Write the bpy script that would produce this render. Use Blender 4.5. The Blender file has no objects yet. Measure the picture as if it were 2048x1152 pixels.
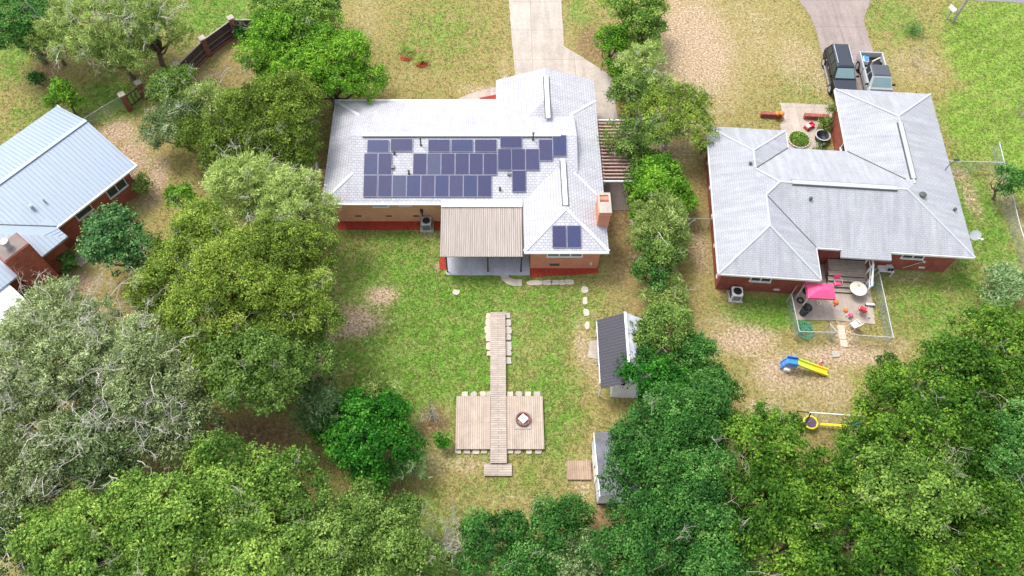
import bpy, math, random
import numpy as np
from mathutils import Vector, Matrix

random.seed(7)
C = bpy.context.scene.collection
SC = bpy.context.scene
R = math.radians

# ------------------------------------------------------------------ camera model
F, CX, CY, CAMH, TH = 1580.0, 980.0, 576.0, 48.5, R(60)
sT, cT = math.sin(TH), math.cos(TH)


def P(px, py, z=0.0):
    """where the line of sight through a spot of the photograph meets height z"""
    yd = (py - CY) / F
    xd = (px - CX) / F
    zc = (CAMH - z) / (sT + cT * yd)
    return Vector((xd * zc, zc * (cT - sT * yd), z))


# ------------------------------------------------------------------ mesh builder
class MB:
    def __init__(s):
        s.v = []
        s.f = []

    def add(s, verts, faces):
        o = len(s.v)
        s.v += [tuple(p) for p in verts]
        s.f += [tuple(i + o for i in f) for f in faces]
        return s

    def poly(s, *pts):
        return s.add(pts, [tuple(range(len(pts)))])

    def box(s, x0, x1, y0, y1, z0, z1):
        v = [(x, y, z) for z in (z0, z1) for y in (y0, y1) for x in (x0, x1)]
        return s.add(v, [(0, 2, 3, 1), (4, 5, 7, 6), (0, 1, 5, 4), (2, 6, 7, 3), (0, 4, 6, 2), (1, 3, 7, 5)])

    def obox(s, c, sx, sy, sz, rz=0.0, rx=0.0, ry=0.0):
        m = Matrix.Translation(c) @ Matrix.Rotation(rz, 4, 'Z') @ Matrix.Rotation(ry, 4, 'Y') @ Matrix.Rotation(rx, 4, 'X')
        v = [m @ Vector((x * sx / 2, y * sy / 2, z * sz / 2)) for z in (-1, 1) for y in (-1, 1) for x in (-1, 1)]
        return s.add(v, [(0, 2, 3, 1), (4, 5, 7, 6), (0, 1, 5, 4), (2, 6, 7, 3), (0, 4, 6, 2), (1, 3, 7, 5)])

    def beam(s, a, b, w, h, up=(0, 0, 1)):
        a, b = Vector(a), Vector(b)
        d = (b - a).normalized()
        x = d.cross(Vector(up))
        if x.length < 1e-4:
            x = d.cross(Vector((0, 1, 0)))
        x.normalize()
        y = x.cross(d)
        v = [p + x * (i * w / 2) + y * (j * h / 2) for p in (a, b) for j in (-1, 1) for i in (-1, 1)]
        return s.add(v, [(0, 2, 3, 1), (4, 5, 7, 6), (0, 1, 5, 4), (2, 6, 7, 3), (0, 4, 6, 2), (1, 3, 7, 5)])

    def tube(s, pts, rad, n=6, cap=True):
        pts = [Vector(p) for p in pts]
        if not hasattr(rad, '__len__'):
            rad = [rad] * len(pts)
        rings = []
        for i, p in enumerate(pts):
            d = (pts[min(i + 1, len(pts) - 1)] - pts[max(i - 1, 0)])
            d = d.normalized() if d.length > 1e-6 else Vector((0, 0, 1))
            x = d.cross(Vector((0.31, 0.17, 0.94)))
            if x.length < 1e-3:
                x = d.cross(Vector((1, 0, 0)))
            x.normalize()
            y = d.cross(x)
            rings.append([p + (x * math.cos(2 * math.pi * k / n) + y * math.sin(2 * math.pi * k / n)) * rad[i] for k in range(n)])
        v = [q for r in rings for q in r]
        f = []
        for i in range(len(pts) - 1):
            for k in range(n):
                a, b = i * n + k, i * n + (k + 1) % n
                f.append((a, b, b + n, a + n))
        if cap:
            f.append(tuple(range(n)))
            f.append(tuple(range((len(pts) - 1) * n, len(pts) * n)))
        return s.add(v, f)

    def lathe(s, prof, c=(0, 0, 0), n=20, sx=1.0, sy=1.0, ends=(True, True)):
        v = []
        for r, z in prof:
            for k in range(n):
                a = 2 * math.pi * k / n
                v.append((c[0] + r * sx * math.cos(a), c[1] + r * sy * math.sin(a), c[2] + z))
        f = []
        for i in range(len(prof) - 1):
            for k in range(n):
                a, b = i * n + k, i * n + (k + 1) % n
                f.append((a, b, b + n, a + n))
        if ends[0]:
            f.append(tuple(range(n)))
        if ends[1]:
            f.append(tuple(range((len(prof) - 1) * n, len(prof) * n)))
        return s.add(v, f)

    def prism(s, pts, z0, z1):
        n = len(pts)
        v = [(p[0], p[1], z0) for p in pts] + [(p[0], p[1], z1) for p in pts]
        f = [tuple(range(n)), tuple(range(n, 2 * n))] + [(i, (i + 1) % n, (i + 1) % n + n, i + n) for i in range(n)]
        return s.add(v, f)

    def build(s, name, mat, parent=None, smooth=False, loc=None, rotz=0.0, bevel=0.0):
        me = bpy.data.meshes.new(name)
        me.from_pydata(s.v, [], s.f)
        me.update()
        uv = me.uv_layers.new(name='UVMap')
        dat = np.zeros(len(me.loops) * 2, dtype=np.float32)
        Z = Vector((0, 0, 1))
        for p in me.polygons:
            n = p.normal
            if abs(n.z) > 0.995:
                u, w = Vector((1, 0, 0)), Vector((0, 1, 0))
            else:
                u = Z.cross(n).normalized()
                w = n.cross(u)
            for li in p.loop_indices:
                co = me.vertices[me.loops[li].vertex_index].co
                dat[2 * li] = co.dot(u)
                dat[2 * li + 1] = co.dot(w)
        uv.data.foreach_set('uv', dat)
        if smooth:
            me.polygons.foreach_set('use_smooth', [True] * len(me.polygons))
        me.materials.append(mat)
        o = bpy.data.objects.new(name, me)
        C.objects.link(o)
        if parent:
            o.parent = parent
        if loc is not None:
            o.location = loc
        o.rotation_euler = (0, 0, rotz)
        if bevel:
            b = o.modifiers.new('edge', 'BEVEL')
            b.width = bevel
            b.segments = 2
            b.limit_method = 'ANGLE'
        return o


def tag(o, label, cat, group=None):
    o['label'] = label
    o['category'] = cat
    if group:
        o['group'] = group
    return o


def thing(name, label, cat, loc=(0, 0, 0), rotz=0.0, group=None):
    o = bpy.data.objects.new(name, None)
    C.objects.link(o)
    o.empty_display_size = 0.3
    o.location = loc
    o.rotation_euler = (0, 0, rotz)
    return tag(o, label, cat, group)


def dup(root, loc, rotz, label, group=None):
    r = root.copy()
    C.objects.link(r)
    r.location = loc
    r.rotation_euler = (0, 0, rotz)
    r['label'] = label
    if group:
        r['group'] = group
    for ch in list(root.children):
        c = ch.copy()
        C.objects.link(c)
        c.parent = r
        for g in list(ch.children):
            d = g.copy()
            C.objects.link(d)
            d.parent = c
    return r


def struct(name, mb, mat, kind='structure', **k):
    o = mb.build(name, mat, **k)
    o['kind'] = kind
    return o


# ------------------------------------------------------------------ materials
def nodes(name):
    m = bpy.data.materials.new(name)
    m.use_nodes = True
    nt = m.node_tree
    b = nt.nodes['Principled BSDF']
    return m, nt, b


def N(nt, typ, **kw):
    n = nt.nodes.new(typ)
    for k, v in kw.items():
        if k.startswith('i_'):
            key = k[2:].replace('_', ' ')
            n.inputs[key].default_value = v
        else:
            setattr(n, k, v)
    return n


def L(nt, a, b):
    nt.links.new(a, b)


def ramp(nt, fac, stops, interp='LINEAR'):
    r = nt.nodes.new('ShaderNodeValToRGB')
    r.color_ramp.interpolation = interp
    e = r.color_ramp.elements
    while len(e) < len(stops):
        e.new(0.5)
    for el, (p, c) in zip(e, stops):
        el.position = p
        el.color = (c[0], c[1], c[2], 1) if hasattr(c, '__len__') else (c, c, c, 1)
    if fac is not None:
        L(nt, fac, r.inputs['Fac'])
    return r


def mix(nt, fac, a, b, mode='MIX'):
    m = nt.nodes.new('ShaderNodeMix')
    m.data_type = 'RGBA'
    m.blend_type = mode
    for sock, val in ((m.inputs[0], fac), (m.inputs[6], a), (m.inputs[7], b)):
        if hasattr(val, 'is_linked'):
            L(nt, val, sock)
        elif hasattr(val, '__len__'):
            sock.default_value = (val[0], val[1], val[2], 1)
        else:
            sock.default_value = val
    return m.outputs[2]


def math_(nt, op, a, b=None, clamp=False):
    m = nt.nodes.new('ShaderNodeMath')
    m.operation = op
    m.use_clamp = clamp
    for sock, val in ((m.inputs[0], a), (m.inputs[1], b)):
        if val is None:
            continue
        if hasattr(val, 'is_linked'):
            L(nt, val, sock)
        else:
            sock.default_value = val
    return m.outputs[0]


def plain(name, col, rough=0.6, metal=0.0, var=0.18, scale=3.0, spec=0.4, bump=0.0):
    """paint, plastic, metal or stone of one colour with slight weathering"""
    m, nt, b = nodes(name)
    tc = N(nt, 'ShaderNodeTexCoord')
    n1 = N(nt, 'ShaderNodeTexNoise', i_Scale=scale, i_Detail=5.0, i_Roughness=0.65)
    L(nt, tc.outputs['Object'], n1.inputs['Vector'])
    r = ramp(nt, n1.outputs['Fac'], [(0.25, [c * (1 - var) for c in col]), (0.75, [min(1, c * (1 + var)) for c in col])])
    L(nt, r.outputs['Color'], b.inputs['Base Color'])
    b.inputs['Roughness'].default_value = rough
    b.inputs['Metallic'].default_value = metal
    b.inputs['Specular IOR Level'].default_value = spec
    if bump:
        n2 = N(nt, 'ShaderNodeTexNoise', i_Scale=scale * 6, i_Detail=3.0)
        L(nt, tc.outputs['Object'], n2.inputs['Vector'])
        bp = N(nt, 'ShaderNodeBump', i_Strength=bump, i_Distance=0.02)
        L(nt, n2.outputs['Fac'], bp.inputs['Height'])
        L(nt, bp.outputs['Normal'], b.inputs['Normal'])
    return m


def brick(name, c1, c2, mortar, w=0.22, h=0.075, var=0.35):
    m, nt, b = nodes(name)
    tc = N(nt, 'ShaderNodeTexCoord')
    bt = N(nt, 'ShaderNodeTexBrick', i_Scale=1.0)
    bt.inputs['Brick Width'].default_value = w
    bt.inputs['Row Height'].default_value = h
    bt.inputs['Mortar Size'].default_value = 0.008
    bt.inputs['Color1'].default_value = (*c1, 1)
    bt.inputs['Color2'].default_value = (*c2, 1)
    bt.inputs['Mortar'].default_value = (*mortar, 1)
    L(nt, tc.outputs['UV'], bt.inputs['Vector'])
    n1 = N(nt, 'ShaderNodeTexNoise', i_Scale=1.3, i_Detail=7.0, i_Roughness=0.7)
    L(nt, tc.outputs['Object'], n1.inputs['Vector'])
    r = ramp(nt, n1.outputs['Fac'], [(0.3, 1 - var), (0.7, 1 + var * 0.3)])
    L(nt, mix(nt, 1.0, bt.outputs['Color'], r.outputs['Color'], 'MULTIPLY'), b.inputs['Base Color'])
    b.inputs['Roughness'].default_value = 0.85
    bp = N(nt, 'ShaderNodeBump', i_Strength=0.5, i_Distance=0.01)
    L(nt, bt.outputs['Fac'], bp.inputs['Height'])
    bp.invert = True
    L(nt, bp.outputs['Normal'], b.inputs['Normal'])
    return m


def shingle(name, c1, c2, joint, streak=0.14, w=0.34, h=0.19):
    m, nt, b = nodes(name)
    tc = N(nt, 'ShaderNodeTexCoord')
    bt = N(nt, 'ShaderNodeTexBrick', i_Scale=1.0)
    bt.inputs['Brick Width'].default_value = w
    bt.inputs['Row Height'].default_value = h
    bt.inputs['Mortar Size'].default_value = 0.022
    bt.inputs['Mortar Smooth'].default_value = 0.4
    bt.inputs['Color1'].default_value = (*c1, 1)
    bt.inputs['Color2'].default_value = (*c2, 1)
    bt.inputs['Mortar'].default_value = (*joint, 1)
    L(nt, tc.outputs['UV'], bt.inputs['Vector'])
    mp = N(nt, 'ShaderNodeMapping')
    mp.inputs['Scale'].default_value = (1.6, 0.22, 1)
    L(nt, tc.outputs['UV'], mp.inputs['Vector'])
    n1 = N(nt, 'ShaderNodeTexNoise', i_Scale=1.5, i_Detail=6.0, i_Roughness=0.7)
    L(nt, mp.outputs['Vector'], n1.inputs['Vector'])
    r = ramp(nt, n1.outputs['Fac'], [(0.3, 1 - streak), (0.7, 1 + streak * 0.3)])
    n2 = N(nt, 'ShaderNodeTexNoise', i_Scale=0.35, i_Detail=4.0)
    L(nt, tc.outputs['Object'], n2.inputs['Vector'])
    r2 = ramp(nt, n2.outputs['Fac'], [(0.3, (0.93, 0.93, 0.97)), (0.7, (1.03, 1.04, 1.03))])
    c = mix(nt, 1.0, bt.outputs['Color'], r.outputs['Color'], 'MULTIPLY')
    c = mix(nt, 1.0, c, r2.outputs['Color'], 'MULTIPLY')
    L(nt, c, b.inputs['Base Color'])
    b.inputs['Roughness'].default_value = 0.8
    bp = N(nt, 'ShaderNodeBump', i_Strength=0.6, i_Distance=0.02)
    bp.invert = True
    L(nt, bt.outputs['Fac'], bp.inputs['Height'])
    L(nt, bp.outputs['Normal'], b.inputs['Normal'])
    return m


def boards(name, c1, c2, gap, w=0.14, along='x', length=2.4):
    """planks laid side by side; along = plank direction in the object's own frame"""
    m, nt, b = nodes(name)
    tc = N(nt, 'ShaderNodeTexCoord')
    mp = N(nt, 'ShaderNodeMapping')
    if along == 'y':
        mp.inputs['Rotation'].default_value = (0, 0, R(90))
    L(nt, tc.outputs['Object'], mp.inputs['Vector'])
    bt = N(nt, 'ShaderNodeTexBrick', i_Scale=1.0)
    bt.inputs['Brick Width'].default_value = length
    bt.inputs['Row Height'].default_value = w
    bt.inputs['Mortar Size'].default_value = 0.012
    bt.inputs['Bias'].default_value = 0.0
    bt.inputs['Color1'].default_value = (*c1, 1)
    bt.inputs['Color2'].default_value = (*c2, 1)
    bt.inputs['Mortar'].default_value = (*gap, 1)
    L(nt, mp.outputs['Vector'], bt.inputs['Vector'])
    n1 = N(nt, 'ShaderNodeTexNoise', i_Scale=2.2, i_Detail=8.0, i_Roughness=0.7)
    L(nt, tc.outputs['Object'], n1.inputs['Vector'])
    r = ramp(nt, n1.outputs['Fac'], [(0.3, 0.78), (0.7, 1.1)])
    L(nt, mix(nt, 1.0, bt.outputs['Color'], r.outputs['Color'], 'MULTIPLY'), b.inputs['Base Color'])
    b.inputs['Roughness'].default_value = 0.85
    return m


def concrete(name, col, slab=3.0, joint=0.55, stain=0.25):
    m, nt, b = nodes(name)
    tc = N(nt, 'ShaderNodeTexCoord')
    n1 = N(nt, 'ShaderNodeTexNoise', i_Scale=0.5, i_Detail=9.0, i_Roughness=0.72)
    L(nt, tc.outputs['Object'], n1.inputs['Vector'])
    r = ramp(nt, n1.outputs['Fac'], [(0.28, [c * (1 - stain) for c in col]), (0.72, [min(1, c * 1.1) for c in col])])
    bt = N(nt, 'ShaderNodeTexBrick', i_Scale=1.0)
    bt.inputs['Brick Width'].default_value = slab
    bt.inputs['Row Height'].default_value = slab
    bt.offset = 0.0
    bt.inputs['Mortar Size'].default_value = 0.03
    bt.inputs['Color1'].default_value = (1, 1, 1, 1)
    bt.inputs['Color2'].default_value = (0.93, 0.93, 0.93, 1)
    bt.inputs['Mortar'].default_value = (joint, joint, joint, 1)
    L(nt, tc.outputs['Object'], bt.inputs['Vector'])
    c = mix(nt, 1.0, r.outputs['Color'], bt.outputs['Color'], 'MULTIPLY')
    mp = N(nt, 'ShaderNodeMapping')
    mp.inputs['Scale'].default_value = (1.1, 0.12, 1)
    L(nt, tc.outputs['Object'], mp.inputs['Vector'])
    n3 = N(nt, 'ShaderNodeTexNoise', i_Scale=1.6, i_Detail=5.0, i_Roughness=0.6)
    L(nt, mp.outputs['Vector'], n3.inputs['Vector'])
    c = mix(nt, 1.0, c, ramp(nt, n3.outputs['Fac'], [(0.35, (0.86, 0.85, 0.85)), (0.6, 1.04)]).outputs['Color'], 'MULTIPLY')
    n2 = N(nt, 'ShaderNodeTexNoise', i_Scale=5.0, i_Detail=6.0, i_Roughness=0.7)
    L(nt, tc.outputs['Object'], n2.inputs['Vector'])
    r2 = ramp(nt, n2.outputs['Fac'], [(0.3, 0.84), (0.7, 1.1)])
    L(nt, mix(nt, 1.0, c, r2.outputs['Color'], 'MULTIPLY'), b.inputs['Base Color'])
    b.inputs['Roughness'].default_value = 0.9
    return m


def metal_roof(name, col, var=0.12, rough=0.45, coord='UV', sc=(2.5, 0.25, 1)):
    m, nt, b = nodes(name)
    tc = N(nt, 'ShaderNodeTexCoord')
    mp = N(nt, 'ShaderNodeMapping')
    mp.inputs['Scale'].default_value = sc
    L(nt, tc.outputs[coord], mp.inputs['Vector'])
    n1 = N(nt, 'ShaderNodeTexNoise', i_Scale=2.0, i_Detail=6.0, i_Roughness=0.7)
    L(nt, mp.outputs['Vector'], n1.inputs['Vector'])
    r = ramp(nt, n1.outputs['Fac'], [(0.3, [c * (1 - var) for c in col]), (0.7, [min(1, c * (1 + var * 0.5)) for c in col])])
    L(nt, r.outputs['Color'], b.inputs['Base Color'])
    b.inputs['Roughness'].default_value = rough
    b.inputs['Metallic'].default_value = 0.1
    return m


LEAFGAIN = 1.85


def leaf_mat(name, stops, gloss=0.6, trans=0.25, spec=0.12):
    m, nt, b = nodes(name)
    at = N(nt, 'ShaderNodeAttribute', attribute_name='tint')
    r = ramp(nt, at.outputs['Fac'], [(p, [min(.8, q * LEAFGAIN) for q in c]) for p, c in stops])
    L(nt, r.outputs['Color'], b.inputs['Base Color'])
    b.inputs['Roughness'].default_value = gloss
    b.inputs['Specular IOR Level'].default_value = spec
    t = N(nt, 'ShaderNodeBsdfTranslucent')
    hs = N(nt, 'ShaderNodeHueSaturation', i_Value=1.15, i_Saturation=1.1)
    L(nt, r.outputs['Color'], hs.inputs['Color'])
    L(nt, hs.outputs['Color'], t.inputs['Color'])
    mx = N(nt, 'ShaderNodeMixShader', i_Fac=trans)
    L(nt, b.outputs[0], mx.inputs[1])
    L(nt, t.outputs[0], mx.inputs[2])
    L(nt, mx.outputs[0], nt.nodes['Material Output'].inputs['Surface'])
    return m


def chain_mat(name):
    m, nt, b = nodes(name)
    tc = N(nt, 'ShaderNodeTexCoord')
    mp = N(nt, 'ShaderNodeMapping')
    mp.inputs['Rotation'].default_value = (0, 0, R(45))
    L(nt, tc.outputs['UV'], mp.inputs['Vector'])
    bt = N(nt, 'ShaderNodeTexBrick', i_Scale=1.0)
    bt.offset = 0.0
    bt.inputs['Brick Width'].default_value = 0.09
    bt.inputs['Row Height'].default_value = 0.09
    bt.inputs['Mortar Size'].default_value = 0.007
    bt.inputs['Mortar Smooth'].default_value = 0.0
    L(nt, mp.outputs['Vector'], bt.inputs['Vector'])
    b.inputs['Base Color'].default_value = (0.42, 0.47, 0.47, 1)
    b.inputs['Roughness'].default_value = 0.5
    b.inputs['Metallic'].default_value = 0.3
    tr = N(nt, 'ShaderNodeBsdfTransparent')
    mx = N(nt, 'ShaderNodeMixShader')
    L(nt, bt.outputs['Fac'], mx.inputs[0])
    L(nt, tr.outputs[0], mx.inputs[1])
    L(nt, b.outputs[0], mx.inputs[2])
    L(nt, mx.outputs[0], nt.nodes['Material Output'].inputs['Surface'])
    return m


def pv_mat(name, c1, c2):
    m, nt, b = nodes(name)
    tc = N(nt, 'ShaderNodeTexCoord')
    bt = N(nt, 'ShaderNodeTexBrick', i_Scale=1.0)
    bt.offset = 0.0
    bt.inputs['Brick Width'].default_value = 0.16
    bt.inputs['Row Height'].default_value = 0.16
    bt.inputs['Mortar Size'].default_value = 0.004
    bt.inputs['Color1'].default_value = (*c1, 1)
    bt.inputs['Color2'].default_value = (*c2, 1)
    bt.inputs['Mortar'].default_value = (c2[0] * 1.5, c2[1] * 1.5, c2[2] * 1.4, 1)
    L(nt, tc.outputs['UV'], bt.inputs['Vector'])
    L(nt, bt.outputs['Color'], b.inputs['Base Color'])
    b.inputs['Roughness'].default_value = 0.12
    b.inputs['Specular IOR Level'].default_value = 0.6
    return m


M = {}
M['brick_orange'] = brick('tan orange brick', (0.72, 0.36, 0.19), (0.63, 0.30, 0.155), (0.60, 0.40, 0.26), var=0.14)
M['brick_coral'] = brick('coral brick', (0.66, 0.25, 0.14), (0.56, 0.195, 0.11), (0.52, 0.30, 0.22), var=0.14)
M['brick_red'] = brick('dark red brick', (0.36, 0.060, 0.038), (0.22, 0.036, 0.028), (0.34, 0.17, 0.13))
M['brick_red2'] = brick('mottled red brick', (0.42, 0.085, 0.042), (0.24, 0.042, 0.028), (0.36, 0.18, 0.13))
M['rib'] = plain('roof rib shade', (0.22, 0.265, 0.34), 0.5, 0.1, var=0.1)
M['brick_fence'] = brick('weathered pier brick', (0.26, 0.085, 0.05), (0.20, 0.06, 0.04), (0.28, 0.18, 0.14))
M['shingle_white'] = shingle('pale grey shingles', (0.49, 0.485, 0.505), (0.43, 0.425, 0.445), (0.30, 0.295, 0.32), streak=0.16, w=0.3, h=0.2)
M['shingle_grey'] = shingle('grey shingles', (0.385, 0.39, 0.41), (0.352, 0.357, 0.378), (0.30, 0.305, 0.328), streak=0.26, w=0.33, h=0.15)
M['cap_white'] = plain('ridge cap', (0.53, 0.53, 0.57), 0.7, var=0.08)
M['cap_grey'] = plain('grey ridge cap', (0.385, 0.395, 0.41), 0.8, var=0.08)
M['vent_dark'] = plain('dark vent slot', (0.07, 0.075, 0.07), 0.6)
M['trim'] = plain('white trim', (0.80, 0.80, 0.80), 0.5, var=0.06)
M['trim_old'] = plain('weathered white trim', (0.62, 0.62, 0.62), 0.6, var=0.2)
M['glass'] = plain('window glass', (0.03, 0.04, 0.045), 0.08, spec=0.6)
M['glass_car'] = plain('car glass', (0.16, 0.25, 0.26), 0.06, spec=0.7, var=0.05)
M['vent_grey'] = plain('grey vent hood', (0.16, 0.165, 0.17), 0.5)
M['black'] = plain('black plastic', (0.018, 0.018, 0.022), 0.45)
M['blacksteel'] = plain('black steel', (0.03, 0.03, 0.035), 0.4)
M['steel'] = plain('galvanised steel', (0.50, 0.51, 0.52), 0.4, 0.4)
M['greymetal'] = plain('grey painted metal', (0.42, 0.43, 0.44), 0.45, 0.2)
M['greymetal_dark'] = plain('weathered grey rail', (0.20, 0.21, 0.21), 0.5, 0.2)
M['corrug_tan'] = metal_roof('weathered tan corrugated sheet', (0.44, 0.385, 0.345), 0.40, 0.5, 'Object', (9, 0.16, .2))
M['corrug_dark'] = metal_roof('dark corrugated sheet', (0.085, 0.080, 0.095), 0.12, 0.4, 'Object', (.2, 4.0, .2))
M['metal_blue'] = metal_roof('pale blue metal roof', (0.28, 0.335, 0.415), 0.10, 0.5)
M['concrete_pale'] = concrete('pale concrete', (0.45, 0.39, 0.335), 3.6, 0.72, 0.22)
M['concrete_pink'] = concrete('brownish concrete', (0.31, 0.25, 0.225), 3.4, 0.68, 0.26)
M['concrete_patio'] = concrete('patio concrete', (0.45, 0.375, 0.315), 5.0, 0.8, 0.28)
M['concrete_brown'] = concrete('brown stained concrete', (0.24, 0.19, 0.17), 4.0, 0.8, 0.2)
M['slab_grey'] = concrete('painted grey slab', (0.42, 0.43, 0.48), 4.0, 0.9, 0.1)
M['asphalt'] = plain('asphalt', (0.20, 0.18, 0.21), 0.9, var=0.15, scale=6, bump=0.3)
M['stone'] = plain('pale stepping stone', (0.46, 0.415, 0.34), 0.85, var=0.18, scale=5, bump=0.2)
M['paver'] = plain('grey paver', (0.38, 0.34, 0.30), 0.85, var=0.22, scale=7, bump=0.2)
M['logend'] = plain('sawn log', (0.52, 0.43, 0.33), 0.85, var=0.22, scale=8, bump=0.2)
M['deck_y'] = boards('deck boards', (0.48, 0.385, 0.31), (0.41, 0.325, 0.26), (0.18, 0.13, 0.105), 0.14, 'y', 3.8)
M['deck_x'] = boards('walkway boards', (0.46, 0.385, 0.325), (0.37, 0.305, 0.255), (0.12, 0.09, 0.075), 0.15, 'x', 3.0)
M['ramp'] = boards('brown ramp boards', (0.40, 0.28, 0.20), (0.34, 0.235, 0.165), (0.18, 0.12, 0.09), 0.14, 'y', 3.0)
M['wood_step'] = boards('weathered step boards', (0.40, 0.33, 0.27), (0.34, 0.28, 0.23), (0.12, 0.09, 0.07), 0.14, 'x', 3.4)
M['wood_red'] = plain('reddish rafter', (0.40, 0.27, 0.23), 0.8, var=0.25, scale=4)
M['wood_plank'] = plain('pale plank', (0.52, 0.43, 0.33), 0.85, var=0.18, scale=4)
M['wood_fence'] = boards('dark fence boards', (0.085, 0.055, 0.055), (0.06, 0.04, 0.045), (0.025, 0.018, 0.02), 0.15, 'x', 2.0)
M['wood_pole'] = plain('pole timber', (0.33, 0.30, 0.26), 0.9, var=0.2, scale=3)
M['wood_rail'] = plain('dark rail timber', (0.17, 0.12, 0.10), 0.9, var=0.25)
M['bark'] = plain('bark', (0.14, 0.105, 0.08), 0.95, var=0.35, scale=3, bump=0.4)
M['bark_pale'] = plain('pale bare bark', (0.48, 0.45, 0.39), 0.95, var=0.25, scale=3)
M['bark_mid'] = plain('grey brown bark', (0.30, 0.27, 0.22), 0.95, var=0.25, scale=3)
M['pink'] = plain('pink canopy cloth', (0.80, 0.085, 0.23), 0.7, var=0.08)
M['red'] = plain('red plastic', (0.62, 0.045, 0.07), 0.4, var=0.12)
M['orange'] = plain('pumpkin skin', (0.75, 0.20, 0.025), 0.5, var=0.2, scale=8)
M['blue'] = plain('blue plastic', (0.04, 0.22, 0.60), 0.35, var=0.1)
M['cyan'] = plain('light blue plastic', (0.22, 0.55, 0.72), 0.4, var=0.1)
M['yellow'] = plain('yellow plastic', (0.82, 0.66, 0.02), 0.35, var=0.08)
M['lime'] = plain('lime plastic', (0.58, 0.72, 0.05), 0.35, var=0.08)
M['cream'] = plain('cream table top', (0.64, 0.58, 0.48), 0.5, var=0.1)
M['whiteplastic'] = plain('white plastic', (0.72, 0.72, 0.71), 0.45, var=0.1)
M['purple'] = plain('purple fabric', (0.10, 0.06, 0.12), 0.7)
M['hose'] = plain('green hose', (0.05, 0.30, 0.18), 0.45)
M['carblack'] = plain('black car paint', (0.028, 0.034, 0.050), 0.25, spec=0.45, var=0.06)
M['carside'] = plain('black lower paint', (0.009, 0.008, 0.010), 0.3, spec=0.35, var=0.06)
M['carwhite'] = plain('silver white car paint', (0.38, 0.39, 0.40), 0.25, spec=0.5, var=0.05)
M['carhood'] = plain('grey bonnet', (0.06, 0.066, 0.08), 0.3, spec=0.45, var=0.05)
M['tyre'] = plain('tyre rubber', (0.015, 0.015, 0.015), 0.8)
M['rim'] = plain('alloy rim', (0.55, 0.56, 0.58), 0.3, 0.6)
M['lamp_white'] = plain('headlamp lens', (0.75, 0.77, 0.8), 0.1)
M['chain'] = chain_mat('chain link wire')
M['pv_a'] = pv_mat('violet solar cells', (0.025, 0.027, 0.080), (0.030, 0.031, 0.090))
M['pv_b'] = pv_mat('blue solar cells', (0.024, 0.032, 0.092), (0.028, 0.037, 0.104))
M['pv_c'] = pv_mat('hazy solar cells', (0.042, 0.050, 0.104), (0.050, 0.056, 0.112))
M['pv_d'] = pv_mat('mauve solar cells', (0.034, 0.034, 0.090), (0.040, 0.038, 0.100))
M['alu'] = plain('aluminium frame', (0.26, 0.26, 0.34), 0.4, 0.3)
M['shed_white'] = plain('shed white metal', (0.66, 0.67, 0.72), 0.5, var=0.18, scale=2)
M['shed_roof_grey'] = plain('grimy pale roof', (0.52, 0.52, 0.58), 0.7, var=0.35, scale=2.5)
M['shed_roof_dark'] = plain('dark felt roof', (0.13, 0.13, 0.15), 0.85, var=0.35, scale=2)
M['mulch_far'] = None


def mulch_mat(name, c1, c2):
    m, nt, b = nodes(name)
    tc = N(nt, 'ShaderNodeTexCoord')
    n1 = N(nt, 'ShaderNodeTexVoronoi', i_Scale=14.0)
    L(nt, tc.outputs['Object'], n1.inputs['Vector'])
    n2 = N(nt, 'ShaderNodeTexNoise', i_Scale=3.0, i_Detail=8.0, i_Roughness=0.75)
    L(nt, tc.outputs['Object'], n2.inputs['Vector'])
    r = ramp(nt, n2.outputs['Fac'], [(0.3, c2), (0.7, c1)])
    r2 = ramp(nt, n1.outputs['Color'], [(0.0, 0.6), (1.0, 1.25)])
    L(nt, mix(nt, 1.0, r.outputs['Color'], r2.outputs['Color'], 'MULTIPLY'), b.inputs['Base Color'])
    b.inputs['Roughness'].default_value = 0.95
    bp = N(nt, 'ShaderNodeBump', i_Strength=0.8, i_Distance=0.04)
    L(nt, n1.outputs['Distance'], bp.inputs['Height'])
    L(nt, bp.outputs['Normal'], b.inputs['Normal'])
    return m


M['mulch'] = mulch_mat('red mulch', (0.44, 0.052, 0.024), (0.25, 0.028, 0.014))

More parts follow.
